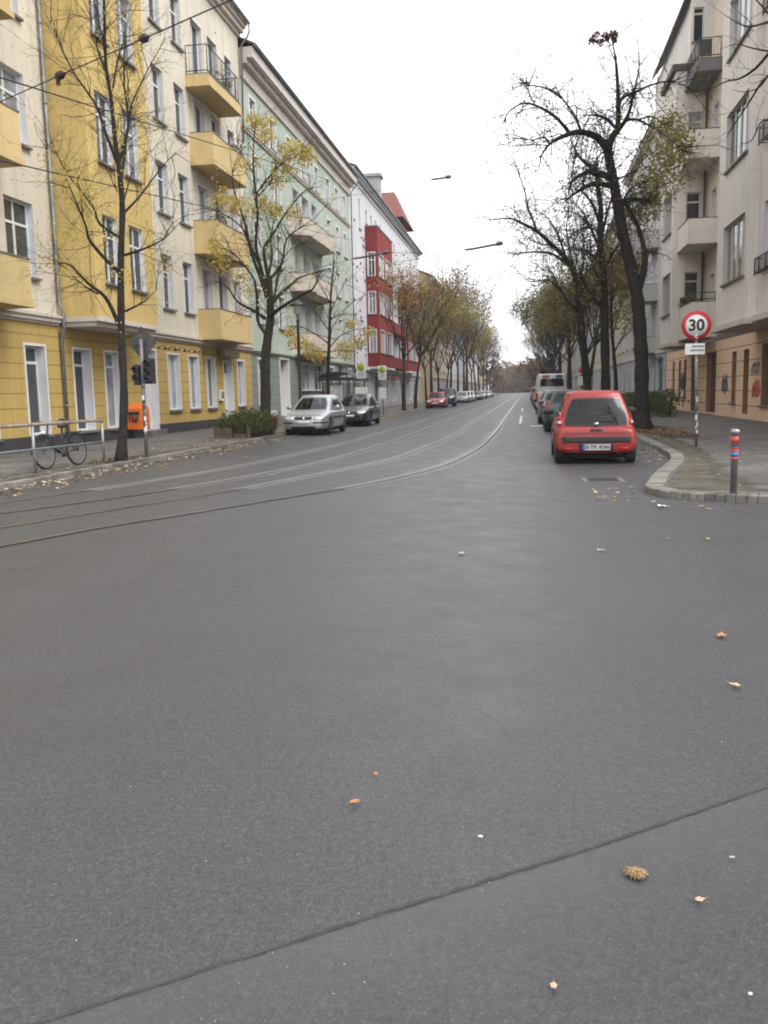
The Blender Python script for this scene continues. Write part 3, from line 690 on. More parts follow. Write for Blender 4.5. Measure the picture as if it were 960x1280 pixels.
# corner tower with its hipped roof
mb = MB(); mb.obox(G, 98.8, 106.3, 19.2, 20.35, -8, .2); mb.build('tower', WHT, wb)
mb = MB(); a = [G(97.8,20.36,.95), G(107.3,20.36,.95), G(107.3,20.36,-9), G(97.8,20.36,-9)]; t = [G(101.2,23.7,-.5), G(103.6,23.7,-.5), G(103.6,23.7,-5), G(101.2,23.7,-5)]
mb.add(a+t, [(0,1,2,3), (4,5,6,7), (0,1,5,4), (1,2,6,5), (2,3,7,6), (3,0,4,7)]); mb.build('tower_roof', REDTILE, wb)
# shop front lamps and fascia
REDS = plain('shop_red', (.42,.04,.03,1), .45, var=.3, nscale=4)
for a in (84.2, 93.4): 
    mb = MB(); mb.obox(G, a, a+1.6, 2.75, 3.2, .2, .32); mb.obox(G, a+.1, a+1.5, 2.6, 2.72, .2, .5, 1); mb.build('shop_sign', [REDS, WHITE], wb)

# ------------------------------------------------------------------ houses further along on the left (behind the trees)
def plain_house(P, ua, ub, zt, wallm, basem, label, sp=3.1, w=1.15, hts=None, roofm=TILE, balc=(), bmat=None, base_h=3.8, gate=None):
    mid = P((ua+ub)/2, 0, 0); b = empty('apartment_house', (mid.x, mid.y, 0), label=label, cat='apartment house'); G = Off(P, b)
    ns = max(1, int((zt-base_h)/3.55)); n = max(1, int((ub-ua-1)/sp)); st = (ub-ua)/n; ho, gh = [], []
    for i in range(n):
        c = ua+st*(i+.5)
        for k in range(ns): z = base_h+.95+k*3.55; ho.append((c-w/2, c+w/2, z, z+1.95))
        if not gate or not (gate[0]-1 < c < gate[1]+1): gh.append((c-w/2, c+w/2, 1.0, 3.0))
    if gate: gh.append((gate[0], gate[1], .14, 3.4))
    mb = MB(); mb.wall(G, ua, ub, base_h, zt, ho); mb.build('wall', wallm, b)
    mb = MB(); mb.wall(G, ua, ub, 0, base_h, gh, .03); mb.build('ground_floor_wall', basem, b)
    nn = 0
    for h in ho:
        if nn < 98: window(b, P, *h, 'A', .16, True, .07); nn += 1
    for h in gh:
        if gate and h[0] == gate[0]: window(b, P, *h, 'DOOR', .3, False, .1, .03, name='gate', frame=GREEND)
        else: window(b, P, *h, 'T', .2, True, .06, .03, name='shop_window')
    cornice(b, G, ua, ub, base_h, [(-.06,.12,.12)], STUCCO, 'ledge'); cornice(b, G, ua, ub, zt-.4, [(0,.2,.2), (.2,.4,.45)], STUCCO)
    shell(b, G, ua, ub, zt, 12, wallm, roofm, 3.0, .5)
    for c, fl_ in balc:
        z = base_h+.05+fl_*3.55; o = balcony_box(b, G, c-1.6, c+1.6, z, z+1.1, 0, 1.0, bmat or wallm)
        sp_ = MB(); rr = random.Random(int(c*10+fl_))
        for q in range(60):
            p = G(c+rr.uniform(-1.6,1.6), z+1.1+rr.uniform(-.15,.3), 1.0+rr.uniform(-.15,.2)); s = .12
            sp_.add([p+Vector((rr.uniform(-s,s), rr.uniform(-s,s), rr.uniform(-s,s))) for _ in range(3)], [(0,1,2)])
        sp_.build('flower_box', FLOWER, o)
    return b
OCH = plaster('ochre_render', (.4,.32,.2,1), .3); BRN = plaster('brown_render', (.25,.19,.15,1), .3); PALE = plaster('pale_render', (.55,.54,.52,1), .3); PYEL = plaster('pale_yellow_render', (.6,.56,.42,1), .25); GREY2 = plaster('light_grey_render', (.46,.46,.48,1), .3)
plain_house(PL, 135, 172, 18.5, OCH, BRN, 'ochre house half hidden behind the yellow trees on the left side')
plain_house(PL, 172.05, 215, 19, GREY2, GREYG, 'grey house far down the left side beyond the ochre house', 3.6)
plain_house(PL, 215.1, 262, 18.5, PALE, BRN, 'pale house with brown base near the far end of the left side', 4.2)
plain_house(PL, 262.1, 330, 18, OCH, GREYG, 'last ochre house at the far left end of the street', 5.0)

# ------------------------------------------------------------------ grey house with orange ground floor, right
GREEND = plain('green_door_paint', (.06,.13,.1,1), .5, var=.2); FLOWER = leafmat('balcony_plants', [(.05,.07,.025,1), (.11,.1,.04,1), (.16,.05,.04,1)], .2)
GREYB = plaster('grey_balcony', (.2,.19,.2,1), .3)
RGREY = plaster('warm_grey_render', (.74,.69,.645,1), .35); RBEIGE = plaster('beige_recess', (.64,.56,.45,1), .35)
ORG = plaster('orange_ground_floor', (.8,.56,.39,1), .3, groove=.62, gcol=(.22,.13,.07,1)); ORGL = plain('brown_lining', (.3,.17,.09,1), .8, var=.2); BRNG = window_glass('brown_glass', (.07,.04,.025), (.13,.08,.05), .5); BROWNF = plain('brown_frame', (.09,.045,.025,1), .6, var=.25); RWHITE = plain('cream_mullion', (.6,.57,.53,1), .5, var=.06)
rb = empty('apartment_house', (9, 45, 0), label='grey apartment house with projecting balconies above an orange ground floor', cat='apartment house'); G = Off(PR, rb)
# recessed wall plane w=0 (x=9); oriels project to w=1.6
WO = 1.6; FLZ = [(5.25,7.35), (9.35,11.35), (13.3,15.3), (17.1,18.9)]
Y0, Y1 = 48.0, 51.8
mb = MB(); rec = [(45.6,46.6,4.7,6.9), (45.6,46.6,8.7,10.9), (45.6,46.6,12.6,14.8)]
mb.wall(G, 37.1, Y0, 3.9, 19.5, rec); mb.build('recess_wall', RBEIGE, rb)
mb = MB(); mb.wall(G, Y1, 60, 3.9, 19.5, [(56,57.2,*f) for f in FLZ]); mb.build('recess_wall', RBEIGE, rb)
for h in rec: window(rb, PR, *h, 'M', .18, False, .05, name='balcony_door', frame=RWHITE)
for f in FLZ: window(rb, PR, 56, 57.2, *f, 'M', .18, True, .05)
ow = [(32.6, 35.9, *f) for f in FLZ]
mb = MB(); mb.wall(G, 32.0, 37.1, 3.75, 22.5, ow, WO)
for u in (32.0, 37.1): mb.quad(G(u,3.75,0), G(u,3.75,WO), G(u,22.5,WO), G(u,22.5,0))
mb.quad(G(32.0,3.75,0), G(37.1,3.75,0), G(37.1,3.75,WO), G(32,3.75,WO)); mb.build('oriel', RGREY, rb)
for h in ow: window(rb, PR, *h, '4', .16, True, .05, WO, frame=RWHITE, lining=RWHITE)
# nearer stretch of the front, a little set back
ow = [(a, a+1.8, *f) for a in (22.5, 26.0, 29.4) for f in FLZ]
mb = MB(); mb.wall(G, 18, 32.0, 3.8, 22.3, ow, WO-.28); mb.quad(G(18,3.8,0), G(32,3.8,0), G(32,3.8,WO-.28), G(18,3.8,WO-.28)); mb.quad(G(18,3.8,0), G(18,22.3,0), G(18,22.3,WO-.28), G(18,3.8,WO-.28)); mb.build('wall', RGREY, rb)
for h in ow: window(rb, PR, *h, 'M', .16, True, .05, WO-.28, frame=RWHITE)
for z in (4.75, 8.85, 12.8): railing(rb, G, 29.2, 31.4, z+.3, z+.85, WO-.3, WO-.05, step=.11, name='balcony_railing')
mb = MB(); mb.obox(G, 31.9, 37.3, 3.55, 3.745, 0, WO+.16); mb.obox(G, 18, 31.895, 3.6, 3.795, 0, WO-.14); mb.build('ledge', STUCCO, rb)
# far oriel with its return wall facing down the street
fw = [(48.5, 51.2, *f) for f in FLZ[:3]]
mb = MB(); mb.wall(G, Y0, Y1, 3.75, 17.0, fw, WO)
S = Plane((9, Y0, 0), (-1,0,0), (0,-1,0)); GS = Off(S, rb); rd = [(.3, .98, z, z+2.45) for z in (4.8, 8.7, 12.55)]
mb.wall(GS, 0, WO, 3.75, 17.0, rd); mb.quad(G(Y1,3.75,0), G(Y1,3.75,WO), G(Y1,17.0,WO), G(Y1,17.0,0)); mb.quad(G(Y0,17.0,0), G(Y1,17.0,0), G(Y1,17.0,WO), G(Y0,17.0,WO)); mb.quad(G(Y0,3.75,0), G(Y1,3.75,0), G(Y1,3.75,WO), G(Y0,3.75,WO))
mb.build('oriel', RGREY, rb)
for h in fw: window(rb, PR, *h, '4', .16, True, .05, WO, frame=RWHITE, lining=RWHITE)
for h in rd: window(rb, S, *h, 'T', .16, False, .05, name='balcony_door', frame=RWHITE, lining=RWHITE)
mb = MB(); mb.obox(G, Y0-.15, Y1+.1, 3.55, 3.745, 0, WO+.16); mb.build('ledge', STUCCO, rb)
mb = MB(); mb.obox(G, Y0-.12, Y1+.1, 17.01, 17.3, 0.05, WO+.2); mb.build('coping', TILE, rb)
UW = [(.35, .85, 18.3, 19.9)]
mb = MB(); mb.wall(GS, -.3, .98, 17.3, 24, UW); mb.wall(G, Y0, 60, 17.3, 20.2, [], .98); mb.quad(G(Y0,20.2,.98), G(60,20.2,.98), G(60,20.2,-.3), G(Y0,20.2,-.3)); mb.build('upper_wall', RGREY, rb)
for h in UW: window(rb, S, *h, 'T', .16, True, .0, frame=RWHITE, lining=RWHITE)
mb = MB(); mb.add([G(Y0+.02,20.25,1.35), G(60,20.25,1.35), G(60,24,-1.6), G(Y0+.02,24,-1.6), G(Y0+.02,20.1,1.35), G(60,20.1,1.35)], [(0,1,2,3), (0,1,5,4)]); mb.build('attic_roof', TILE, rb)
# balconies in the corner of the recess, in front of the far oriel's return wall
for z0, z1 in ((8.2,9.36), (12.1,13.38), (15.95,16.5)):
    o = balcony_box(rb, G, 45.0, 47.95, z0, z1, .01, 1.36 if z0 < 15 else 1.15, RGREY if z0 < 15 else GREYB, TILE)
    if z0 > 15:
        railing(o, G, 45.06, 47.9, z1+.05, z1+.92, .1, 1.08)
        mb = MB(); mb.obox(G, 45.03, 45.06, z1+.1, z1+.85, .5, 1.05); mb.build('privacy_screen', DARKM, o)
o = balcony_box(rb, G, 44.7, 47.95, 3.8, 5.45, .01, 1.2, RGREY); railing(o, G, 44.78, 47.9, 5.5, 5.9, .1, 1.12, step=.2)
mb = MB()
for k in range(260):
    q = G(rnd.uniform(44.7,47.9), 5.5+rnd.uniform(0,.35), rnd.choice([1.1,1.15,1.2])+rnd.uniform(-.15,.1)); s_ = .1
    mb.add([q+Vector((rnd.uniform(-s_,s_), rnd.uniform(-s_,s_), rnd.uniform(-s_,s_))) for _ in range(3)], [(0,1,2)])
mb.build('flower_box', FLOWER, o, fix=False)
mb = MB(); mb.tube([G(47.8,17,.15), G(47.8,3.9,.15)], .06, 8); mb.build('drainpipe', BROWNF, rb)
# ground floor with tall slits, gate and drainpipe
gl = [(a, a+.75, .85, 3.0) for a in (56.6, 54.4, 52.6)] + [(49.2,51.0,.14,3.05), (44.6,46.9,.2,3.1)] + [(40.5,41.3,.75,2.95), (38.3,39.2,.3,2.95), (35.2,36.3,.7,3.05), (30.6,32.6,.6,3.05), (26.5,28.4,.6,3.05), (22.5,24.4,.6,3.05)]
mb = MB(); mb.wall(G, 18, 60, .0, 3.58, gl); mb.build('ground_floor_wall', ORG, rb)
for h in gl: window(rb, PR, *h, 'DOOR' if h[2] < .25 else 'T', .3, h[2] > .5, 0, name='door' if h[2] < .25 else 'shop_window', frame=BROWNF, lining=ORGL, glass=BRNG)
pipe(rb, G, 33.9, .1, .3, 3.5, mat=BROWNF)
shell(rb, G, 18, 60, 19.5, 12, RGREY, TILE, 4.0, .0, rise0=3.0)
mb = MB(); mb.obox(G, 18, 37.1, 22.3, 22.7, -.3, WO+.3); mb.build('cornice', TILE, rb)
GRAF = plain('graffiti_paint', (.08,.1,.11,1), .5, var=.3); GRAFR = plain('graffiti_red', (.5,.12,.07,1), .5, var=.3, nscale=8)
rg = random.Random(9)
def scribble(u, z, w, h, mat, n, rr=.02, name='graffiti'):
    mb = MB(); pts = []
    for i in range(n*6):
        t = i/(n*6); pts.append(G(u+w*(t+.18*math.sin(t*n*6.28)), z+h*(.5+.42*math.sin(t*n*6.28*1.03+1.2)+.12*math.sin(t*n*15)), .006))
    mb.tube(pts, rr, 5); mb.build(name, mat, rb)
scribble(42.0, 1.1, 1.2, .9, GRAF, 4, .03); scribble(36.5, 1.9, 1.3, .5, GRAF, 5); scribble(33.0, 1.9, .7, .5, GRAF, 3); scribble(36.5, 1.0, 1.0, .7, GRAFR, 6, .03); scribble(53.1, 1.2, 1.2, 1.1, GRAF, 4, .03)

plain_house(PR, 60.05, 84, 19.5, PALE, GREY2, 'white-grey house with small planted balconies beside a green gate, right side', 3.4, 1.1, balc=[(66,0), (66,1), (66,2), (66,3), (74,1), (74,2)], gate=(61.2,64.6))
plain_house(PR, 84.1, 122, 18, PYEL, GREY2, 'pale yellow house with grey base behind the right-hand trees', 3.2)
plain_house(PR, 122.1, 165, 17.5, GREY2, BRN, 'brown and grey house further along the right side behind dense trees', 3.6)
plain_house(PR, 165.1, 225, 18, OCH, GREYG, 'ochre house far along the right side of the street', 4.2)
plain_house(PR, 225.1, 330, 18, PALE, GREYG, 'pale house at the far right end of the street', 5.0)
# ------------------------------------------------------------------ trees
LEAF_Y = leafmat('leaves_yellow', [(.55,.42,.08,1), (.62,.5,.13,1), (.45,.4,.1,1), (.58,.36,.07,1)], .4)
LEAF_YG = leafmat('leaves_yellow_green', [(.25,.24,.05,1), (.34,.3,.06,1), (.17,.18,.05,1), (.4,.32,.07,1)], .3)
LEAF_O = leafmat('leaves_olive', [(.13,.12,.045,1), (.2,.17,.055,1), (.27,.21,.06,1), (.15,.1,.045,1)], .35)
LEAF_B = leafmat('leaves_brown', [(.12,.07,.035,1), (.17,.1,.04,1), (.09,.05,.035,1), (.2,.13,.05,1)], .25)
LEAF_R = leafmat('leaves_dark_red', [(.12,.03,.03,1), (.2,.06,.05,1), (.08,.025,.025,1), (.16,.06,.03,1)], .25)
LEAF_OR = leafmat('leaves_orange', [(.3,.15,.05,1), (.42,.28,.07,1), (.24,.12,.05,1), (.38,.2,.06,1)], .3)
LEAF_DG = leafmat('leaves_dark_green', [(.055,.07,.03,1), (.085,.095,.035,1), (.14,.135,.045,1)], .3)
LEAF_GB = leafmat('leaves_golden_brown', [(.36,.27,.06,1), (.25,.2,.06,1), (.42,.32,.08,1), (.2,.13,.05,1), (.3,.26,.07,1)], .35)
class Leaves:
    def __init__(s, seed): s.r = np.random.default_rng(seed); s.c = []; s.s = []
    def add(s, p, size=.09): s.c.append(tuple(p)); s.s.append(size)
    def cloud(s, c, rad, n, size=.09, squash=.8):
        q = s.r.normal(size=(n, 3)); q /= np.linalg.norm(q, axis=1)[:, None]; q *= (s.r.random((n, 1))**.5)*rad; q[:, 2] *= squash
        for p in q: s.c.append((c[0]+p[0], c[1]+p[1], c[2]+p[2])); s.s.append(size*s.r.uniform(.6, 1.3))
    def into(s, mb, m=0, offset=(0,0,0)):
        n = len(s.c)
        if not n: return
        c = np.array(s.c)-np.array(offset); z = np.array(s.s)
        a = s.r.normal(size=(n,3)); a /= np.linalg.norm(a, axis=1)[:, None]
        b = s.r.normal(size=(n,3)); b -= a*(a*b).sum(1)[:, None]; b /= np.linalg.norm(b, axis=1)[:, None]
        v = np.stack([c-a*z[:, None]*.6, c+b*z[:, None]*.42, c+a*z[:, None]*.65, c-b*z[:, None]*.42], 1).reshape(-1, 3)
        base = len(mb.v); mb.v += v.tolist(); mb.f += [[base+4*i, base+4*i+1, base+4*i+2, base+4*i+3] for i in range(n)]; mb.m += [m]*n; mb.sm += [False]*n
def rv(r, k=1.0): return Vector((r.gauss(0, 1), r.gauss(0, 1), r.gauss(0, 1)))*k
def sprig(mb, r, p, d, L, rad, depth, tips, droop=.0, n=4, kids=(3, 5), wig=.16):
    "a twig with side twigs; collects tip points"
    pts = [Vector(p)]; d = Vector(d).normalized(); seg = 4
    for i in range(seg):
        d = (d + rv(r, wig) + Vector((0, 0, -droop))).normalized(); pts.append(pts[-1] + d*(L/seg))
    mb.tube(pts, [rad*(1-.8*i/seg) for i in range(seg+1)], n, 0, cap=False)
    tips.append((pts[-1], pts[-2], depth))
    if depth > 0:
        for k in range(r.randint(*kids)):
            t = r.uniform(.2, .95)*seg; i = min(seg-1, int(t)); q = pts[i].lerp(pts[i+1], t-i)
            dd = (d + rv(r, .65)).normalized(); sprig(mb, r, q, dd, L*r.uniform(.35, .65), rad*.5, depth-1, tips, droop, 3 if n < 5 else 4, kids, wig)
def limb3(px, Y, bend, seed):
    "a traced limb: picture points at distance Y, leaning towards or away from the viewer along its length"
    n = len(px); out = []
    for i, (x, y) in enumerate(px):
        t = i/(n-1); out.append(at(x, y, Y + bend*t*t*(3-2*t)))
    return out
def spline3(pts, n=4):
    P = [Vector(p) for p in pts]; P = [P[0]*2-P[1]] + P + [P[-1]*2-P[-2]]; out = []
    for i in range(1, len(P)-2):
        for k in range(n):
            t = k/n; a, b, c, d = P[i-1:i+3]
            out.append(.5*((2*b)+(c-a)*t+(2*a-5*b+4*c-d)*t*t+(3*b-a-3*c+d)*t**3))
    out.append(P[-2]); return out
def traced_tree(name, base, trunk_px, limbs, r_base, label, group, bark, leafm, seed, Y, twig=(14, .9, .012), leaves=(.3, .08), clusters=(), cmat=None, flare=1.6, droop=.03, r_top=.02, depth=1, upw=.5, taper=.8, extra=None, kids=(2, 4)):
    r = random.Random(seed); root = empty(name, base, label=label, cat='tree', group=group); B = Vector(base)
    tp = [at(x, y, Y) for x, y in trunk_px]; tp[0] = B - Vector((0, 0, .1))
    path = spline3(tp, 5); n = len(path); rad = []
    for i in range(n):
        t = i/(n-1); rr = r_base*(1-t)**taper*(.93+.07*math.sin(i*1.7)) + r_top*t
        h = path[i].z-B.z; rr *= 1 + (flare-1)*math.exp(-h/.35); rad.append(rr)
    mb = MB(); mb.tube([p-B for p in path], rad, 12, 0); tw = MB(); lv = Leaves(seed); lc = Leaves(seed+500)
    allp = [(path, rad, 1)]
    for li, (px, r0, bend) in enumerate(limbs):
        pts = spline3(limb3(px, Y, bend, li), 4); m = len(pts); rd = [r0*(1-.85*i/(m-1)) for i in range(m)]
        mb.tube([p-B for p in pts], rd, 8 if r0 > .05 else 6, 0, cap=False); allp.append((pts, rd, 0))
    tips = []; nt_, tl, trd = twig
    for pts, rd, istr in allp:
        m = len(pts); 
        length = sum((pts[i+1]-pts[i]).length for i in range(m-1))
        for k in range(int(nt_*length/3)):
            t = (r.uniform(.45, 1) if istr else r.uniform(.15, 1))*(m-1); i = min(m-2, int(t)); q = pts[i].lerp(pts[i+1], t-i); d = (pts[i+1]-pts[i]).normalized()
            if q.z < 2.6: continue
            dd = d*.55 + rv(r, .5) + Vector((0, 0, upw*.6)); L = tl*r.uniform(.5, 1.3)
            sprig(tw, r, q-B, dd, L, trd*r.uniform(.7, 1.2), depth, tips, droop, 4, kids)
    for p, q, dp in tips:
        if r.random() < leaves[0]:
            for _ in range(r.randint(1, 4)): lv.add(Vector(p)+B+rv(r, .09), leaves[1]*r.uniform(.5, 1.0))
    if extra: extra(tw, lv, r, B)
    for cx, cy, dy, rd_, nn, sz in clusters: lc.cloud(at(cx, cy, Y+dy), rd_, int(nn*3.0), sz*.78)
    lv.into(tw, 1, B); lc.into(tw, 2, B)
    mb.build('trunk', bark, root, fix=False); tw.build('crown', [bark, leafm, cmat or leafm], root, fix=False)
    return root

LG, RG = 'street trees along the left kerb', 'street trees along the right kerb'
# slim bare tree by the railing
T1 = [((153,268),(175,245),(200,212),(220,190)), ((156,319),(185,309),(207,297),(220,282)), ((157,389),(180,377),(197,361)), ((147,402),(132,372),(110,354),(87,331),(72,329)),
      ((122,367),(105,357),(94,347)), ((151,298),(125,280),(117,260),(100,237),(82,215),(72,195),(55,185)), ((149,340),(130,322),(112,300),(107,282),(92,245),(82,222)),
      ((145,200),(130,160),(122,135),(107,112),(92,90),(72,50),(59,20)), ((149,205),(160,160),(165,130),(185,87),(207,47)), ((151,230),(156,190),(160,150),(155,100),(156,62),(160,25)),
      ((136,100),(122,62),(120,45),(112,20)), ((141,110),(147,75),(155,45),(158,10)), ((155,250),(162,225),(167,207)), ((147,240),(140,225),(138,212))]
w1 = [.032,.03,.032,.05,.025,.035,.045,.035,.035,.035,.02,.02,.018,.015]; b1 = [1.2,-1,.8,-1.2,-1.6,1.5,-1.5,-.9,1.3,.6,-1,.9,.5,-.5]
traced_tree('street_tree', (-9.07,18.75,.12), [(157,575),(155,500),(152,420),(151,330),(153,262),(149,212),(144,175),(139,125),(132,75),(130,0),(127,-60),(126,-110)],
            list(zip(T1, w1, b1)), .105, 'slim nearly bare tree beside the railing and the parked bicycle', LG, BARK, LEAF_Y, 11, 18.75, twig=(22,1.1,.008), leaves=(.2,.05), flare=1.5, droop=.0, r_top=.02, taper=1.25, kids=(2,4), depth=2,
            clusters=[(95,230,-.5,.5,40,.07),(110,250,-.5,.5,45,.07),(80,290,0,.5,40,.07),(150,345,0,.35,25,.07),(75,200,.6,.5,35,.07),(120,300,.3,.6,45,.07),(200,330,1,.4,25,.07),(185,290,1,.4,20,.06),(65,330,-1,.4,25,.07)])
# yellow-tufted tree by the planter
T2 = [((339,398),(341,393),(355,382),(380,367),(392,360),(401,340)), ((338,380),(352,366),(365,355),(377,346),(412,336)), ((336,388),(335,350),(340,320),(338,295),(345,270)),
      ((334,372),(325,345),(315,318),(305,275),(292,237),(290,212)), ((333,360),(322,320),(320,300),(322,265),(317,212),(317,180),(320,150)), ((335,345),(330,312),(340,295),(355,270),(377,242),(392,235)),
      ((321,258),(322,240),(350,207),(370,195),(382,190)), ((331,398),(320,390),(297,377),(285,360),(272,352)), ((333,420),(322,400),(321,375),(318,350),(305,332),(290,315),(276,310)),
      ((326,335),(310,300),(300,282),(275,265),(262,262)), ((337,350),(352,330),(358,300),(375,285),(395,272)), ((340,385),(345,360),(350,335),(360,315),(385,300)), ((316,215),(300,190),(296,165)), ((318,250),(340,225),(345,205))]
w2 = [.09,.085,.07,.08,.075,.07,.04,.07,.06,.05,.05,.045,.025,.025]; b2 = [-1.8,1.5,1,-1.2,.3,1.6,-1,1.8,-1.6,1,-1,2,.8,-1]
cl2 = [(320,152,.3,.38,70,.11),(331,170,.3,.4,60,.11),(366,190,-1,.5,110,.11),(382,194,-1,.45,80,.11),(355,212,-.5,.5,70,.11),(345,228,0,.4,50,.1),(280,250,-1,.6,70,.11),(300,257,-1,.5,60,.11),(326,258,.3,.6,90,.11),(342,264,.3,.4,50,.11),(366,265,1.2,.4,45,.11),(300,345,1,.5,60,.1),(275,325,-1.5,.5,60,.1),(268,308,-1.5,.4,45,.1),(312,362,1,.4,45,.1),(336,150,.3,.3,30,.1),(310,205,0,.5,40,.1)]
p = atx(331, 520, -9.35); traced_tree('street_tree', (p.x, p.y, .12), [(331,527),(332,490),(332,450),(335,420),(338,400),(338,380),(336,345)], list(zip(T2, w2, b2)), .21,
            'tree with tufts of yellow leaves behind the planter, beside the silver car', LG, BARKG, LEAF_Y, 12, p.y, twig=(18,1.15,.012), leaves=(.2,.09), clusters=cl2, flare=1.3, r_top=.1, depth=1)
# young tree behind the silver car
T3 = [((411,430),(395,418),(375,408),(362,410)), ((411,436),(425,420),(445,412),(462,410)), ((412,415),(398,395),(385,380)), ((412,400),(428,392),(442,392)), ((413,380),(400,355),(392,345)), ((413,390),(425,365),(433,350)), ((411,440),(390,438),(372,432)), ((411,440),(428,438),(448,440)), ((414,360),(422,340),(424,325)), ((412,425),(418,405),(440,378),(455,372))]
w3 = [.035,.03,.03,.028,.025,.025,.03,.028,.02,.025]; b3 = [-1,1.2,1,-1.1,.7,-.7,1.5,-1.5,.5,.8]
cl3 = [(370,428,1,.5,70,.13),(362,415,-1,.4,50,.13),(388,440,1,.6,90,.13),(380,430,-1,.5,60,.13),(432,438,-1,.6,80,.13),(448,428,1,.5,60,.13),(460,415,1,.4,40,.12),(400,445,0,.5,60,.13),(440,405,1,.4,40,.12)]
p = atx(410, 500, -9.4); traced_tree('street_tree', (p.x, p.y, .12), [(410,512),(410,470),(411,440),(412,410),(413,380),(415,350),(418,325)], list(zip(T3, w3, b3)), .11,
            'young thin tree with a skirt of yellow leaves between lamp and tram shelter', LG, BARK, LEAF_Y, 13, p.y, twig=(10,.9,.012), leaves=(.2,.1), clusters=cl3, flare=1.2, r_top=.02)
# right: big arching tree
A1 = [((764,222),(750,217),(735,215),(717,225),(710,240)), ((762,232),(740,230),(720,241),(705,252)), ((762,190),(747,172),(725,165),(705,170),(687,180),(675,197)),
      ((712,168),(707,160),(695,147),(677,135),(655,129),(636,140),(630,152)), ((727,166),(717,142),(702,122),(692,105)), ((702,122),(682,110),(660,106),(650,100)),
      ((760,188),(766,170),(772,158),(773,125),(771,90),(769,72),(766,54)), ((768,170),(782,150),(788,135),(792,117),(797,95),(800,77)), ((773,135),(778,122),(790,117),(812,107),(830,102),(840,103),(857,106)),
      ((774,158),(785,150),(797,150),(812,157),(835,172),(862,196)), ((775,255),(785,250),(797,249),(815,250),(822,242)), ((770,160),(755,147),(740,144),(725,144)), ((745,214),(725,197),(718,185),(712,172)),
      ((687,180),(680,172),(665,175),(650,172)), ((769,160),(762,150),(752,147),(742,160)), ((776,255),(790,235),(810,225),(835,212)), ((771,225),(790,215),(805,205)), ((797,150),(815,146),(835,158),(850,170)), ((765,200),(755,190),(745,200),(738,215))]
wA = [.12,.1,.14,.07,.055,.045,.12,.08,.06,.06,.1,.06,.07,.04,.04,.05,.04,.035,.05]; bA = [-2,1.8,-2.2,-1,1.2,1.8,.5,1.5,2.2,-1.5,1,-1.4,1.6,-1.6,2,2.2,-1.6,1.8,1.4]
def a1x(tw, lv, r, B): pass
clA = [(828,185,-1,.9,150,.11),(846,165,-1,.7,90,.11),(835,215,-1,.9,130,.11),(850,188,-1,.6,80,.11),(812,250,1,.9,130,.11),(800,262,1,.8,110,.11),(835,150,-1,.6,60,.11),(822,232,1,.9,120,.11),(790,275,1,.7,60,.11)]
p1 = atz(802, 535, .12); R1 = Vector((3.95, p1.y, .12))
big = traced_tree('street_tree', (at(802,535,31).x, 31, .12), [(802,535),(802,500),(802,455),(800,415),(797,375),(791,345),(783,312),(777,285),(772,256),(768,232),(764,212),(760,190),(757,180)],
            [(((799,360),(806,330),(804,307),(798,285),(789,266),(775,246)), .125, .25)] + list(zip(A1, wA, bA)), .265, 'big forked tree with arching bare branches beside the red hatchback', RG, BARK, LEAF_O, 21, 31, twig=(22,1.3,.016), leaves=(.4,.085), kids=(3,5), clusters=clA, cmat=LEAF_YG, flare=1.55, droop=.06, r_top=.12, depth=1, upw=.1, taper=.9)
# the dark red tuft at its very top is mistletoe-like dead foliage: part of that tree
lv = Leaves(5); mbx = MB()
for cx, cy, rd_, nn in ((741,50,.18,70), (750,54,.16,60), (758,46,.22,90), (766,43,.2,80), (768,50,.12,40), (745,43,.12,30)): lv.cloud(at(cx, cy, 31.3), rd_, nn, .085)
lv.into(mbx, 0, big.location); mbx.build('leaf_tuft', LEAF_R, big, fix=False)
A2 = [((755,385),(746,378),(735,362),(726,345),(722,330)), ((752,322),(745,300),(735,280),(722,268),(705,262)), ((753,340),(765,318),(778,300),(785,292)), ((751,300),(758,270),(765,245),(770,225)), ((750,280),(740,255),(728,240),(712,232)), ((754,360),(742,333),(737,315),(740,300)), ((756,370),(770,362),(785,360),(795,350)), ((752,330),(735,315),(715,310),(700,300)), ((750,290),(735,285),(720,290),(705,300))]
wB = [.1,.09,.08,.08,.08,.06,.05,.06,.05]; bB = [-2,2,-1.6,1,-1,2.2,1.5,-2.2,2]
clB = [(768,330,0,1.0,130,.14),(778,355,0,.9,110,.14),(790,320,1,.8,70,.13),(745,340,1,.9,60,.12),(785,345,-1,.8,80,.13)]
traced_tree('street_tree', (at(757,487,42).x, 42, .12), [(757,493),(757,479),(756,417),(755,383),(755,364),(752,322),(750,291),(751,260),(747,232),(745,210)], list(zip(A2, wB, bB)), .24,
            'straight dark tree second in the right row', RG, BARK, LEAF_O, 22, 42, twig=(22,1.5,.018), leaves=(.45,.1), kids=(3,5), clusters=clB, flare=1.5, r_top=.06, upw=.25)
A3 = [((728,392),(718,384),(710,377),(703,366),(696,358),(685,350),(665,352),(655,348)), ((717,340),(708,324),(690,306),(671,289),(652,279),(637,273),(612,275)), ((712,333),(692,318),(673,315),(654,316),(640,320)), ((671,289),(665,272),(660,260),(656,240),(648,215),(644,202)),
      ((725,375),(729,347),(735,338),(742,333)), ((716,335),(712,310),(708,285),(712,262)), ((708,324),(700,300),(690,280),(680,268),(668,262)), ((690,306),(675,305),(660,298),(645,300)), ((723,362),(730,320),(728,290),(732,270)), ((696,358),(690,340),(680,338),(668,340)), ((652,279),(645,265),(636,258)), ((728,392),(740,375),(745,360))]
wC = [.1,.16,.09,.07,.07,.08,.07,.05,.07,.04,.03,.06]; bC = [-3,-2.5,2,-1.5,1.5,1,2,1.5,2,1,-1,2]
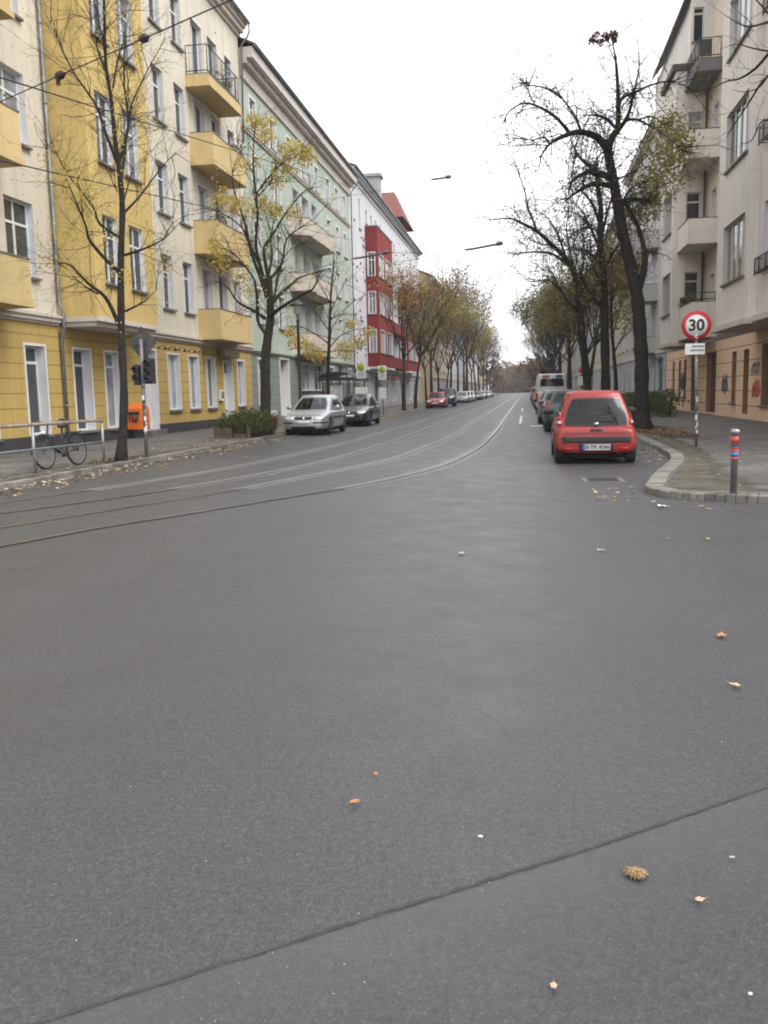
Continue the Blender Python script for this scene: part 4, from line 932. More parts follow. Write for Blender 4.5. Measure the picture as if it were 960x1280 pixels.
clC = [(700,380,1,1.3,150,.15),(690,400,2,1.2,140,.15),(720,400,2,1.2,120,.15),(680,370,0,1.0,60,.13)]
traced_tree('street_tree', (at(735,488,50).x, 50, .12), [(736,492),(734,485),(731,450),(727,416),(725,389),(723,362),(717,338),(712,330)], list(zip(A3, wC, bC)), .24,
            'leaning dark tree third in the right row, branches spread far over the road', RG, BARK, LEAF_O, 23, 50, twig=(22,1.6,.018), leaves=(.45,.1), kids=(3,5), clusters=clC, flare=1.3, r_top=.14, upw=.2)
A4 = [((766,420),(772,395),(778,375)), ((765,400),(757,385),(748,380)), ((768,440),(776,425),(784,418)), ((764,380),(770,360),(780,345))]
traced_tree('street_tree', (at(770,486,47).x, 47, .12), [(772,490),(770,479),(767,440),(764,395),(764,350),(766,325)], list(zip(A4, [.05]*4, [1,-1,1,-1])), .12,
            'thin tree standing just behind the second tree of the right row', RG, BARK, LEAF_YG, 24, 47, twig=(14,1.2,.014), leaves=(.5,.12), clusters=[(780,400,1,1,120,.14),(775,370,1,1,100,.14),(790,385,1,.8,70,.14)], flare=1.2, r_top=.03)
# tree out of frame on the right whose branches hang into the picture
A5 = [((1010,60),(975,55),(945,85),(925,98),(905,103),(870,122)), ((1010,20),(970,25),(940,33),(925,30),(905,18)), ((1020,120),(985,100),(960,95),(935,130),(915,160),(908,172)), ((1020,70),(985,45),(955,10),(935,-10)), ((1015,200),(985,165),(955,150),(940,175),(925,180)),
      ((960,95),(948,110),(930,115),(915,112)), ((1000,60),(965,64),(940,60),(920,55),(900,62))]
traced_tree('street_tree', (at(1040,600,14).x, 14, .12), [(1040,640),(1036,400),(1030,250),(1022,120),(1010,20),(1005,-60)], list(zip(A5, [.03,.024,.03,.03,.024,.014,.018], [.5,-.6,.4,.6,-.4,.3,.4])), .13,
            'bare twigs of a near tree reaching in from the right over the grey house', RG, BARK, LEAF_B, 25, 14, twig=(9,.5,.005), leaves=(.1,.04), flare=1.3, r_top=.03, depth=1)

# trees further along: six grown forms, copied
def grown(seed, H, spread, leafm, bark, nleaf, lsize, r0=.22, first=.32, density=1.0, olive=None):
    r = random.Random(seed); mb = MB(); tw = MB(); lv = Leaves(seed); tips = []
    def br(p, d, L, rad, dep):
        pts = [Vector(p)]; d = Vector(d).normalized(); sg = 5
        for i in range(sg):
            d = (d + rv(r, .11 if dep < 4 else .03) + Vector((0, 0, .12))).normalized(); pts.append(pts[-1]+d*(L/sg))
        rd = [rad*(1-.55*i/sg) for i in range(sg+1)]
        (mb if dep >= 2 else tw).tube(pts, rd, 8 if dep >= 3 else 5 if dep == 2 else 3, 0, cap=False)
        if dep <= 1: tips.append(pts[-1]); tips.append(pts[-3])
        if dep == 0: return
        k = {4: 6, 3: 5, 2: 5, 1: 4}[dep]
        for j in range(k):
            t = r.uniform(.45 if dep < 4 else .74, 1)*sg if j else sg; i = min(sg-1, int(t)); q = pts[i].lerp(pts[i+1], t-i)
            ang = 6.283*(j/k + r.uniform(-.1, .1)); side = Vector((math.cos(ang), math.sin(ang), 0))*spread
            dd = d*.75 + side*.6 + rv(r, .2) + Vector((0, 0, .25)); br(q, dd, L*r.uniform(.55, .8), rd[i]*.6, dep-1)
    br((0,0,-.1), (r.uniform(-.04,.04), r.uniform(-.04,.04), 1), H*.47, r0, 4)
    for q in tips:
        if r.random() < density:
            lv.cloud(q, H*.034, max(1, int(nleaf/len(tips)*r.uniform(.2, 1.8))), lsize)
    lv.into(tw, 1)
    return mb.mesh('trunk', bark), tw.mesh('crown', [bark, leafm])
forms = {
 'golden': grown(31, 11.5, 1.0, LEAF_GB, BARK, 4200, .13, .18), 'mixed': grown(32, 12.5, 1.0, LEAF_YG, BARK, 3800, .15, .2), 'olive': grown(33, 13, 1.0, LEAF_O, BARK, 3600, .15, .22),
 'russet': grown(34, 12.5, 1.0, LEAF_B, BARK, 5200, .15, .2), 'bare': grown(35, 13.5, .95, LEAF_B, BARK, 700, .12, .19), 'red': grown(36, 11.5, .9, LEAF_R, BARK, 3400, .15, .2), 'green': grown(37, 12.5, 1.1, LEAF_DG, BARKG, 6500, .19, .22), 'orange': grown(38, 10, .95, LEAF_OR, BARK, 1300, .14, .19)}
def place(form, x, y, s, rz, label, group):
    if y > 105: s *= 1.0 + min(.28, (y-105)*.012)
    o = empty('street_tree', (x, y, .1), rz, label=label, cat='tree', group=group); o.scale = (s, s, s)
    link_obj('trunk', forms[form][0], o); link_obj('crown', forms[form][1], o); return o
lt = [('orange', 68, 1.15, 'thin orange-leaved tree standing before the second red oriel'), ('bare', 75, .95, 'nearly bare tall tree just past the dark-red one, left side'), ('golden', 83, .95, 'golden tree beside the small red parked car'),
      ('mixed', 89, 1.0, 'yellow-green tree just behind the dark off-roader, left side'), ('orange', 95, .95, 'orange-leaved small tree between golden ones, left row'), ('bare', 103, 1.0, 'bare tree above the row of silver cars, left side'),
      ('golden', 111, 1.05, 'golden tree near the first silver car of the far left row'), ('mixed', 121, 1.05, 'yellow-green tree beyond the silver cars, left row'), ('russet', 132, 1.1, 'broad russet tree that hides the ochre house, left row'),
      ('russet', 143, 1.15, 'second russet tree behind the broad russet one, left row'), ('golden', 154, .9, 'low golden tree beyond the russet pair, left row'), ('bare', 168, 1.05, 'bare greyish tree well down the left row'), ('mixed', 182, 1.0, 'distant yellow-green tree after the bare greyish one, left row'), ('russet', 198, 1.05, 'distant russet tree near the left vanishing end'), ('olive', 216, 1.0, 'distant olive tree near the left vanishing end'), ('bare', 236, 1.0, 'most distant bare tree of the left row')]
for i, (f, y, s, lb) in enumerate(lt): place(f, -9.15 + rnd.uniform(-.2, .2), y, s*(.86 + .09*math.sin(i*2.3)), rnd.uniform(0, 6), lb, LG)
rt = [('bare', 59, 0.84, 'bare tree fourth in the right row, behind the leaning one'), ('olive', 68, 0.80, 'olive-leaved tree beside the white van, right row'), ('mixed', 78, 0.84, 'yellow-green tree past the white van, right row'), ('olive', 88, 0.84, 'second olive tree, over the cars past the van, right row'), ('green', 98, 0.84, 'dense dark green tree in the right row'), ('olive', 109, 0.92, 'tall olive tree just past the dense green one, right row'),
      ('green', 121, 0.88, 'second dense green tree reaching over the road, right row'), ('mixed', 134, 0.84, 'yellow-green tree beyond the dense green ones, right row'), ('green', 148, 0.88, 'third dense green tree, well down the right row'), ('olive', 163, 0.84, 'distant olive tree of the right row'), ('mixed', 180, 0.84, 'distant yellow-green tree of the right row'), ('olive', 200, 0.84, 'very distant olive tree near the right vanishing end'), ('bare', 222, 0.84, 'most distant bare tree of the right row')]
for i, (f, y, s, lb) in enumerate(rt): place(f, 4.1 + rnd.uniform(-.3, .3), y, s, rnd.uniform(0, 6), lb, RG)
# far-off trees at the end of the view: one mass
mw = MB(); lw = Leaves(77); rr_ = random.Random(77)
for k in range(90):
    x = rr_.choice([-1, 1])*rr_.uniform(5, 22)-3; y = rr_.uniform(255, 450)
    if k > 45: x = rr_.uniform(-16, 10); y = rr_.uniform(440, 480)
    h = rr_.uniform(9, 13)
    mw.tube([(x, y, 0), (x, y, h*.5)], .2, 5)
    for q in range(9 if k < 46 else 16): lw.cloud((x+rr_.gauss(0, 2), y+rr_.gauss(0, 2), (h*.65+rr_.gauss(0, 2)) if k < 46 else rr_.uniform(.3, h*1.25)), 1.6, 60, .5)
lw.into(mw, 1); tag(mw.build('far_trees', [BARK, LEAF_B], fix=False), kind='stuff')
# dark red creeper on the second oriel
lv = Leaves(88); mc = MB()
for k in range(70): lv.cloud((-12.9+rnd.uniform(-.4,.3), rnd.uniform(98.6,108), rnd.uniform(8.2,13.4)), .6, 26, .22)
lv.into(mc); o = mc.build('creeper', LEAF_R, fix=False); tag(o, 'dark red creeper covering the farther red oriel of the white house', 'creeper')
# ------------------------------------------------------------------ cars
TYRE = plain('tyre_rubber', (.016,.016,.017,1), .85, var=.2, nscale=8); ALLOY = plain('alloy', (.42,.43,.45,1), .35, .8, var=.15); STEELW = plain('wheel_cover', (.2,.2,.21,1), .5, .4, var=.2)
BPLAST = plain('black_plastic', (.018,.018,.02,1), .6, var=.2); LAMPW = plain('lamp_clear', (.6,.62,.65,1), .12, .3, var=.1); LAMPR = plain('lamp_red', (.45,.02,.015,1), .15, var=.15); PLATE = plain('plate_white', (.68,.68,.66,1), .5, var=.05); PBLUE = plain('plate_blue', (.02,.06,.35,1), .5); INKB = plain('ink_black', (.012,.012,.014,1), .6); UNDER = plain('underbody', (.01,.01,.011,1), .9)
CH = plain('chrome', (.6,.6,.62,1), .15, 1.0, var=.05)
def sq(a, b, k=.3): return a*math.sqrt(1-k*b*b/2), b*math.sqrt(1-k*a*a/2)
SPECS = {
 'hatch': dict(L=4.2, W=.87, H=1.48, wr=.315, wx=.74, ws=(.86, 3.44),
    st=[(0,.3,.56,.5),(.05,.22,.66,.7),(.25,.18,.74,.82),(.75,.17,.85,.87),(1.2,.17,.95,.875),(2.2,.17,.94,.875),(3.3,.17,.96,.875),(3.85,.2,.98,.84),(4.1,.26,.95,.78),(4.2,.36,.86,.62)],
    cb=(1.0,4.06,.81,.86), cr=(1.95,3.72,.585,1.42)),
 'mini': dict(L=3.43, W=.81, H=1.455, wr=.285, wx=.70, ws=(.62, 2.94),
    st=[(0,.3,.6,.48),(.06,.22,.7,.64),(.28,.18,.8,.75),(.7,.17,.91,.8),(1.05,.17,.95,.81),(2.0,.17,.9,.815),(2.7,.18,.86,.815),(3.15,.2,.8,.805),(3.36,.21,.74,.78),(3.43,.25,.66,.69)],
    cb=(.78,3.39,.785,.66), cr=(1.6,3.04,.555,1.38)),
 'suv': dict(L=4.5, W=.93, H=1.82, wr=.36, wx=.79, ws=(.9, 3.55),
    st=[(0,.4,.8,.6),(.05,.34,.95,.8),(.25,.3,1.04,.9),(.9,.3,1.1,.93),(1.3,.3,1.15,.935),(2.4,.3,1.14,.935),(3.8,.3,1.14,.93),(4.35,.34,1.14,.9),(4.5,.45,1.05,.76)],
    cb=(1.1,4.42,.87,1.04), cr=(1.8,4.2,.7,1.76)),
 'estate': dict(L=4.6, W=.88, H=1.45, wr=.31, wx=.75, ws=(.9, 3.55),
    st=[(0,.3,.54,.52),(.05,.22,.64,.72),(.3,.18,.72,.83),(.9,.17,.83,.88),(1.35,.17,.93,.88),(2.4,.17,.92,.88),(3.6,.17,.94,.875),(4.2,.2,.96,.84),(4.5,.28,.93,.77),(4.6,.38,.82,.62)],
    cb=(1.2,4.46,.81,.84), cr=(2.1,4.0,.59,1.39)),
 'van': dict(L=5.3, W=.97, H=2.42, wr=.34, wx=.82, ws=(.95, 4.2),
    st=[(0,.4,.85,.7),(.06,.32,1.0,.86),(.5,.28,1.15,.94),(1.0,.28,1.3,.965),(2,.28,1.4,.97),(4,.28,1.4,.97),(5.1,.3,1.4,.965),(5.3,.36,1.38,.93)],
    cb=(.7,5.28,.95,1.2), cr=(1.75,5.18,.85,2.36)),
}
def WT(kind): return (.42, .87) if kind == 'mini' else (.4, .85) if kind == 'van' else (.3, .87)
def WF(kind): return (-.88, .88, .25 if kind == 'van' else .08, .93)
def WR(kind): return (-.92, .92, .11, .91) if kind == 'mini' else (-.84, .84, .38, .8) if kind == 'van' else (-.84, .84, .24, .9)
def WS(kind): return [(.45, .82, 0)] if kind == 'van' else [(.02, .74, 0), (-.58, -.04, 0)] + ([(-.84, -.66, .1)] if kind in ('estate', 'suv', 'hatch') else [])
CLEARG = bpy.data.materials.new('tinted_glass'); CLEARG.use_nodes = True
_n = CLEARG.node_tree; _g = _n.nodes.new('ShaderNodeBsdfGlossy'); _g.inputs['Roughness'].default_value = .03; _t = _n.nodes.new('ShaderNodeBsdfTransparent'); _t.inputs[0].default_value = (.5,.6,.62,1)
_fr = _n.nodes.new('ShaderNodeFresnel'); _fr.inputs[0].default_value = 1.5; _m = _n.nodes.new('ShaderNodeMixShader'); _tc = _n.nodes.new('ShaderNodeTexCoord'); _ns = _n.nodes.new('ShaderNodeTexNoise'); _ns.inputs['Scale'].default_value = 1.5
_bp = _n.nodes.new('ShaderNodeBump'); _bp.inputs['Strength'].default_value = .15; _bp.inputs['Distance'].default_value = .02; _n.links.new(_tc.outputs['Object'], _ns.inputs['Vector']); _n.links.new(_ns.outputs[0], _bp.inputs['Height']); _n.links.new(_bp.outputs[0], _g.inputs['Normal'])
_n.links.new(_fr.outputs[0], _m.inputs[0]); _n.links.new(_t.outputs[0], _m.inputs[1]); _n.links.new(_g.outputs[0], _m.inputs[2]); _n.links.new(_m.outputs[0], _n.nodes['Material Output'].inputs[0])
SEATM = plain('seat_fabric', (.025,.025,.028,1), .9)
_cm = {}
def car_shapes(kind):
    if kind in _cm: return _cm[kind]
    s = SPECS[kind]; L = s['L']; mb = MB(); ring = []
    for (d, zb, zt, hw) in s['st']:
        h = zt-zb
        half = [(0,zb), (hw*.55,zb), (hw*.86,zb+.015), (hw*.985,zb+h*.17), (hw,zb+h*.42), (hw*.985,zb+h*.66), (hw*.95,zb+h*.86), (hw*.84,zt-.015), (hw*.5,zt+.008)]
        pts = half + [(0, zt+.015)] + [(-x, z) for x, z in reversed(half[1:])]
        ring.append([(x, L/2-d, z) for x, z in pts])
    n = len(ring[0]); mb.add([p for q in ring for p in q], [tuple(range(n)), tuple((len(ring)-1)*n+k for k in range(n-1, -1, -1))] + [(i*n+k, (i+1)*n+k, (i+1)*n+(k+1) % n, i*n+(k+1) % n) for i in range(len(ring)-1) for k in range(n)], 0, True)
    o = mb.build('tmp', BPLAST); sub = o.modifiers.new('s', 'SUBSURF'); sub.levels = sub.render_levels = 2
    cut = MB()
    for wsd in s['ws']:
        for sx in (-1, 1):
            x0, x1 = sx*(s['W']-.3), sx*(s['W']+.2); cut.lathe([(s['wr']+.055, min(x0,x1)), (s['wr']+.055, max(x0,x1))], (0, L/2-wsd, s['wr']), 28, 0, 'x', False)
    co = cut.build('cut', UNDER); bo = o.modifiers.new('b', 'BOOLEAN'); bo.operation = 'DIFFERENCE'; bo.object = co; bo.solver = 'EXACT'
    try: bo.material_mode = 'TRANSFER'
    except Exception: pass
    body = bake(o); bpy.data.objects.remove(o); bpy.data.objects.remove(co); body.name = 'body'
    # cabin
    b1, b0, wb, zb = s['cb']; r1_, r0_, wr, zr = s['cr']
    def S(a, b, t):
        a2, b2 = sq(a, b); a3, b3 = sq(a, b, .46)
        yb0, yb1, yr0, yr1 = L/2-b0, L/2-b1, L/2-r0_, L/2-r1_
        pb = Vector((wb*a2, (yb0+yb1)/2+(yb1-yb0)/2*b2, zb)); pr = Vector((wr*a3, (yr0+yr1)/2+(yr1-yr0)/2*b3, zr))
        p = pb.lerp(pr, t); k = 1+.045*math.sin(math.pi*t*.9)
        return Vector((p.x*k, (p.y-(yb0+yb1)/2)*(1+.012*math.sin(math.pi*t))+(yb0+yb1)/2, p.z))
    def perim(q):
        q = q % 4
        return (1-2*q, 1) if q < 1 else (-1, 1-2*(q-1)) if q < 2 else (-1+2*(q-2), -1) if q < 3 else (1, -1+2*(q-3))
    cb = MB(); N = 112; rings = []; TS = (0, .08, .16, .24, .32, .4, .5, .6, .7, .78, .86, .93, 1.0)
    for t in TS: rings.append([S(*perim(4*k/N), t) for k in range(N)])
    c = Vector((0, L/2-(r1_+r0_)/2, 0)); top = rings[-1]
    for f, dz in ((.965, .5), (.9, .75), (.65, .95), (.3, 1.0)):
        rings.append([Vector((c.x+(p.x-c.x)*f, c.y+(p.y-c.y)*f, zr+(s['H']-zr)*dz)) for p in top])
    cb.add([p for q in rings for p in q], [(i*N+k, i*N+(k+1) % N, (i+1)*N+(k+1) % N, (i+1)*N+k) for i in range(len(rings)-1) for k in range(N)] + [tuple((len(rings)-1)*N+k for k in range(N))], 0, True)
    cabin = cb.mesh('cabin', BPLAST)
    # glazed openings: the shell is cut away behind the glass and a black border is left round the edge
    opaque = cabin.copy(); t0, t1 = WT(kind); regs = [('F', *WF(kind)), ('R', *WR(kind))] + [(sd, p, q, t0+d, t1) for sd in 'AB' for p, q, d in WS(kind)]
    bmc = bmesh.new(); bmc.from_mesh(cabin); bmc.faces.ensure_lookup_table(); kill = []
    for i in range(len(TS)-1):
        tm = (TS[i]+TS[i+1])/2
        for k in range(N):
            a_, b_ = perim(4*(k+.5)/N); sd = 'F' if b_ == 1 else 'R' if b_ == -1 else 'A' if a_ == 1 else 'B'; u = a_ if sd in 'FR' else b_
            for rs, p, q, ta, tb in regs:
                if rs == sd and p < u < q and ta < tm < tb:
                    f = bmc.faces[i*N+k]; f.material_index = 1
                    if p+.07 < u < q-.07 and ta+.06 < tm < tb-.05: kill.append(f)
    bmesh.ops.delete(bmc, geom=kill, context='FACES'); bmc.to_mesh(cabin); bmc.free()
    bmx = bmesh.new(); bmx.from_mesh(cabin); bmesh.ops.recalc_face_normals(bmx, faces=bmx.faces); bmx.to_mesh(cabin); bmx.free()
    for p in cabin.polygons: p.use_smooth = True
    vv, ff = [], []
    for me in (body, opaque):
        base = len(vv); vv += [v.co.copy() for v in me.vertices]; ff += [[base+i for i in p.vertices] for p in me.polygons]
    bvh = BVHTree.FromPolygons(vv, ff)
    _cm[kind] = (s, body, cabin, S, bvh, opaque); return _cm[kind]
def build_car(kind, paintm, label, loc, rz, group=None, plate=None, front=True, detail=None, rim=ALLOY, name='parked_car', cat='car'):
    s, body, cabin, S, bvh, opaque = car_shapes(kind); L = s['L']; far = detail == 'far'; GL = CARG if far else CLEARG
    root = empty(name, loc, rz, label=label, cat=cat, group=group)
    me = body.copy(); me.materials.clear(); me.materials.append(paintm); me.materials.append(UNDER); link_obj('body', me, root)
    me = (opaque if far else cabin).copy(); me.materials.clear(); me.materials.append(paintm); me.materials.append(BPLAST); link_obj('cabin', me, root)
    def panel(nm, side, p0, p1, t0, t1, mat=None, off=.007, nu=11, nv=8, rnd_=.24):
        mat = mat or GL
        mb = MB(); g = []
        for j in range(nv):
            row = []
            for i in range(nu):
                ua, ta = sq(-1+2*i/(nu-1), -1+2*j/(nv-1), rnd_) if rnd_ else (-1+2*i/(nu-1), -1+2*j/(nv-1)); u = (p0+p1)/2+(p1-p0)/2*ua; t = (t0+t1)/2+(t1-t0)/2*ta
                f = {'F': lambda u, t: S(u, 1, t), 'R': lambda u, t: S(u, -1, t), 'A': lambda u, t: S(1, u, t), 'B': lambda u, t: S(-1, u, t)}[side]
                p = f(u, t); du = f(u+.01, t)-f(u-.01, t); dt = f(u, t+.01)-f(u, t-.01); n = du.cross(dt).normalized()
                if n.dot(p-Vector((0, 0, p.z-.3))) < 0: n = -n
                if side == 'F' and n.y < 0 or side == 'R' and n.y > 0: n = -n
                row.append(p+n*off)
            g.append(row)
        mb.add([p for r_ in g for p in r_], [(j*nu+i, j*nu+i+1, (j+1)*nu+i+1, (j+1)*nu+i) for j in range(nv-1) for i in range(nu-1)], 0, True)
        return mb.build(nm, mat, root)
    def decal(nm, frm, h0, h1, z0, z1, mat, off=.008, nu=8, nv=5, parent=None, taper=0.0, thick=.014):
        "a fitted piece: a grid projected on the bodywork from the front, rear or side"
        mb = MB(); idx = {}
        for j in range(nv):
            for i in range(nu):
                h = h0+(h1-h0)*i/(nu-1); z = z0+(z1-z0)*j/(nv-1); h = h - taper*(h-(h0+h1)/2)*(1-j/(nv-1))
                o, d = {'front': ((h, 5, z), (0,-1,0)), 'rear': ((h, -5, z), (0,1,0)), 'a': ((5, h, z), (-1,0,0)), 'b': ((-5, h, z), (1,0,0))}[frm]
                q, n, _, _ = bvh.ray_cast(Vector(o), Vector(d))
                if q is None: continue
                if n.dot(Vector(d)) > 0: n = -n
                idx[i, j] = len(mb.v); mb.v.append(tuple(q+n*off))
        for j in range(nv-1):
            for i in range(nu-1):
                k = [(i,j), (i+1,j), (i+1,j+1), (i,j+1)]
                if all(x in idx for x in k): mb.f.append([idx[x] for x in k]); mb.m.append(0); mb.sm.append(True)
        o = mb.build(nm, mat, parent or root)
        sl = o.modifiers.new('s', 'SOLIDIFY'); sl.thickness = thick; sl.offset = 0
        return o
    van = kind == 'van'
    panel('windscreen', 'F', *WF(kind)); panel('rear_window', 'R', *WR(kind)); t0, t1 = WT(kind)
    for sd in 'AB':
        for p, q, d in WS(kind): panel('side_window', sd, p, q, t0+d, t1, rnd_=.1)
    if not far:
        b1, b0, wb, zb_ = s['cb']; zf = s['st'][4][2]+.004; mb = MB()
        mb.box(-wb*.86, wb*.86, L/2-b0+.22, L/2-b1-.35, zb_-.1, zf); mb.build('interior', SEATM, root)
        for yy in (L/2-b0+.62, (2*L-2*b0-2*b1)/4+.1):
            for sx in (-1, 1):
                mb = MB(); mb.box(sx*wb*.45-.2, sx*wb*.45+.2, yy-.06, yy+.06, zf, zf+.12+(s['H']-1.45)); mb.box(sx*wb*.45-.11, sx*wb*.45+.11, yy-.04, yy+.05, zf+.13+(s['H']-1.45), zf+.28+(s['H']-1.45)); bevel(mb.build('seat', SEATM, root), .03)
    for wsd in s['ws']:
        for sx in (-1, 1):
            wr = s['wr']; mb = MB(); w2 = .095
            c = (sx*s['wx'], L/2-wsd, wr)
            mb.lathe([(wr*.62,-w2), (wr*.9,-w2), (wr*.985,-w2*.75), (wr,-w2*.3), (wr,w2*.3), (wr*.985,w2*.75), (wr*.9,w2), (wr*.62,w2)], (0,0,0), 28, 0, 'x'); w = mb.build('wheel', TYRE, root, c)
            mb = MB(); mb.lathe([(wr*.64, sx*w2*.55), (wr*.66, sx*w2*1.0), (wr*.6, sx*w2*1.02), (wr*.56, sx*w2*.5), (.02, sx*w2*.45)], (0,0,0), 24, 0, 'x')
            for k in range(5):
                a = 6.283*k/5; ca, sa = math.cos(a), math.sin(a); tx, ty = -sa, ca
                q = [(r_*ca+s_*wd*tx, r_*sa+s_*wd*ty) for r_, wd in ((.03,.035), (wr*.62,.028)) for s_ in (-1, 1)]
                mb.add([(sx*w2*x, y, z) for x in (.5, .95) for y, z in q], [(0,1,3,2), (4,5,7,6), (0,1,5,4), (2,3,7,6), (0,2,6,4), (1,3,7,5)])
            mb.lathe([(.05, sx*w2*.6), (.05, sx*w2*1.0), (.03, sx*w2*1.05)], (0,0,0), 12, 0, 'x'); mb.build('rim', rim, w)
    st = s['st']; zt = st[2][2]; zb = st[2][1]
    mb = MB(); mb.box(-s['W']*.72, s['W']*.72, -L/2+.35, L/2-.35, st[4][1]-.06, st[4][1]+.15); mb.build('underbody', UNDER, root)
    if detail != 'far':
        for sx in (-1, 1):
            b1 = s['cb'][0]; mb = MB(); mb.lathe([(.02,-.06), (.085,-.05), (.1,0), (.085,.04), (.02,.05)], (0,0,0), 14, 0, 'y'); m = mb.build('wing_mirror', paintm if kind in ('hatch',) else BPLAST, root, (sx*(s['W']+.07), L/2-b1-.62, st[4][2]+.06)); m.scale = (1.15, 1, .75)
            sd = 'a' if sx > 0 else 'b'; zs = zb+.42
            decal('side_strip', sd, L/2-s['ws'][1]+.45, L/2-s['ws'][0]-.42, zs, zs+.06, BPLAST)
            decal('door_gap', sd, L/2-2.55*L/4.2, L/2-2.56*L/4.2+.02, zb+.12, st[4][2]-.04, INKB, .003, 2, 8, None, 0, .003); decal('door_gap', sd, L/2-1.38*L/4.2, L/2-1.39*L/4.2+.02, zb+.12, st[4][2]-.04, INKB, .003, 2, 8, None, 0, .003)
            decal('door_handle', sd, L/2-2.45*L/4.2, L/2-2.25*L/4.2, st[4][2]-.16, st[4][2]-.125, paintm, .018, 5, 3)
    return root, decal, panel
def front_set(decal, root, w, zb, zt, grille=BPLAST, plate=None):
    for sx in (-1, 1): decal('headlight', 'front', sx*(w-.5), sx*(w-.08), zt-.17, zt-.03, LAMPW, taper=.25)
    decal('grille', 'front', -(w-.56), w-.56, zt-.16, zt-.06, grille); decal('lower_grille', 'front', -(w-.42), w-.42, zb+.06, zb+.17, BPLAST)
    for sx in (-1, 1): decal('bumper_strip', 'front', sx*(w-.5), sx*(w-.05), zt-.3, zt-.245, BPLAST)
    p = decal('number_plate', 'front', -.26, .26, zt-.31, zt-.2, PLATE, .02, 4, 3)
    decal('badge', 'front', -.05, .05, zt-.15, zt-.07, CH, .014, 4, 4)
def rear_set(decal, w, zb, z1, z2, plate=True):
    for sx in (-1, 1): decal('tail_light', 'rear', sx*(w-.22), sx*(w-.03), z1, z2, LAMPR, .01)
    decal('bumper_strip', 'rear', -(w-.1), w-.1, zb+.2, zb+.27, BPLAST)
    decal('number_plate', 'rear', -.26, .26, zb+.36, zb+.47, PLATE, .016, 4, 3)

SILVERP = paint('paint_silver', (.48,.49,.5,1), .3, .55); BLACKP = paint('paint_black', (.014,.015,.018,1), .22); REDP = paint('paint_red', (.27,.011,.01,1), .36, coat=.3); DREDP = paint('paint_dark_red', (.3,.02,.025,1), .3); GREYP = paint('paint_grey', (.17,.18,.19,1), .3, .4); GREENP = paint('paint_dark_green', (.025,.05,.045,1), .28, .2); WHITEP = paint('paint_white', (.62,.62,.62,1), .35); BLUEP = paint('paint_dark_blue', (.03,.045,.08,1), .28, .2)
LC, RC = 'cars parked along the left kerb', 'cars parked along the right kerb'
PI = math.pi
# silver hatchback, front towards the viewer
root, decal, _ = build_car('hatch', SILVERP, 'silver hatchback facing the viewer, first car at the left kerb', (-8.02, 33.5, 0), PI, LC); front_set(decal, root, .87, .18, .74)
decal('bonnet_gap', 'front', -.6, .6, .735, .745, INKB, .003, 8, 2, None, 0, .003)
# black hatchback behind it
root, decal, _ = build_car('hatch', BLACKP, 'black hatchback parked behind the silver one by the tram shelter', (-7.95, 41.6, 0), PI, LC); front_set(decal, root, .87, .18, .74)
# red hatchback in the right foreground, seen from behind
root, decal, panel = build_car('mini', REDP, 'small bright red hatchback seen from behind at the right kerb', (1.38, 19.55, 0), 0, RC, rim=STEELW)
for sx in (-1, 1):
    t = decal('tail_light', 'rear', sx*.655, sx*.765, .77, 1.02, LAMPR, .02, 6, 8); decal('reversing_light', 'rear', sx*.68, sx*.735, .8, .84, LAMPW, .028, 4, 3, t)
decal('bumper_strip', 'rear', -.66, .66, .44, .55, BPLAST, .014, 14, 5); decal('plate_recess', 'rear', -.33, .33, .265, .425, INKB, .006, 8, 4)
pl = MB(); pl.box(-.265, .265, -.012, 0, -.06, .06); plo = pl.build('number_plate', plain('plate_dull', (.42,.42,.41,1), .5, var=.12), root, (0, -1.735, .345))
mb = MB(); mb.box(-.262, -.222, -.014, -.0125, -.057, .057); mb.build('country_band', PBLUE, plo)
tm = text_mesh('B-TK 4246', .105, INKB, 'lettering', .001, .002); to = link_obj('lettering', tm, plo, (.02, -.0145, -.002)); to.rotation_euler = (R(90), 0, 0)
decal('reflector', 'rear', -.62, -.46, .3, .335, LAMPR, .01, 4, 3); decal('reflector', 'rear', .46, .62, .3, .335, LAMPR, .01, 4, 3); decal('hatch_handle', 'rear', -.12, .12, .66, .69, BPLAST, .014, 5, 3)
decal('hatch_gap', 'rear', -.62, .62, .612, .624, INKB, .003, 12, 2, None, 0, .003)

mb = MB(); mb.lathe([(.04,-.01),(.04,0),(.03,.006)], (0,-1.722,.8), 14, 0, 'y'); mb.build('emblem', CH, root)
mb = MB(); mb.tube([(.0,-1.735,.83), (.12,-1.70,.93), (.42,-1.685,.965)], .012, 6); mb.lathe([(.03,0),(.03,.03)], (0,-1.73,.81), 10, 0, 'y'); mb.build('wiper', BPLAST, root)
mb = MB(); mb.lathe([(.022,0),(.022,.14)], (.45,-1.62,.2), 8, 0, 'y'); mb.build('exhaust', DARKM, root)
mb = MB(); mb.tube([(0,-.3,1.45), (0,-.62,1.72)], .006, 5); mb.build('aerial', BPLAST, root)
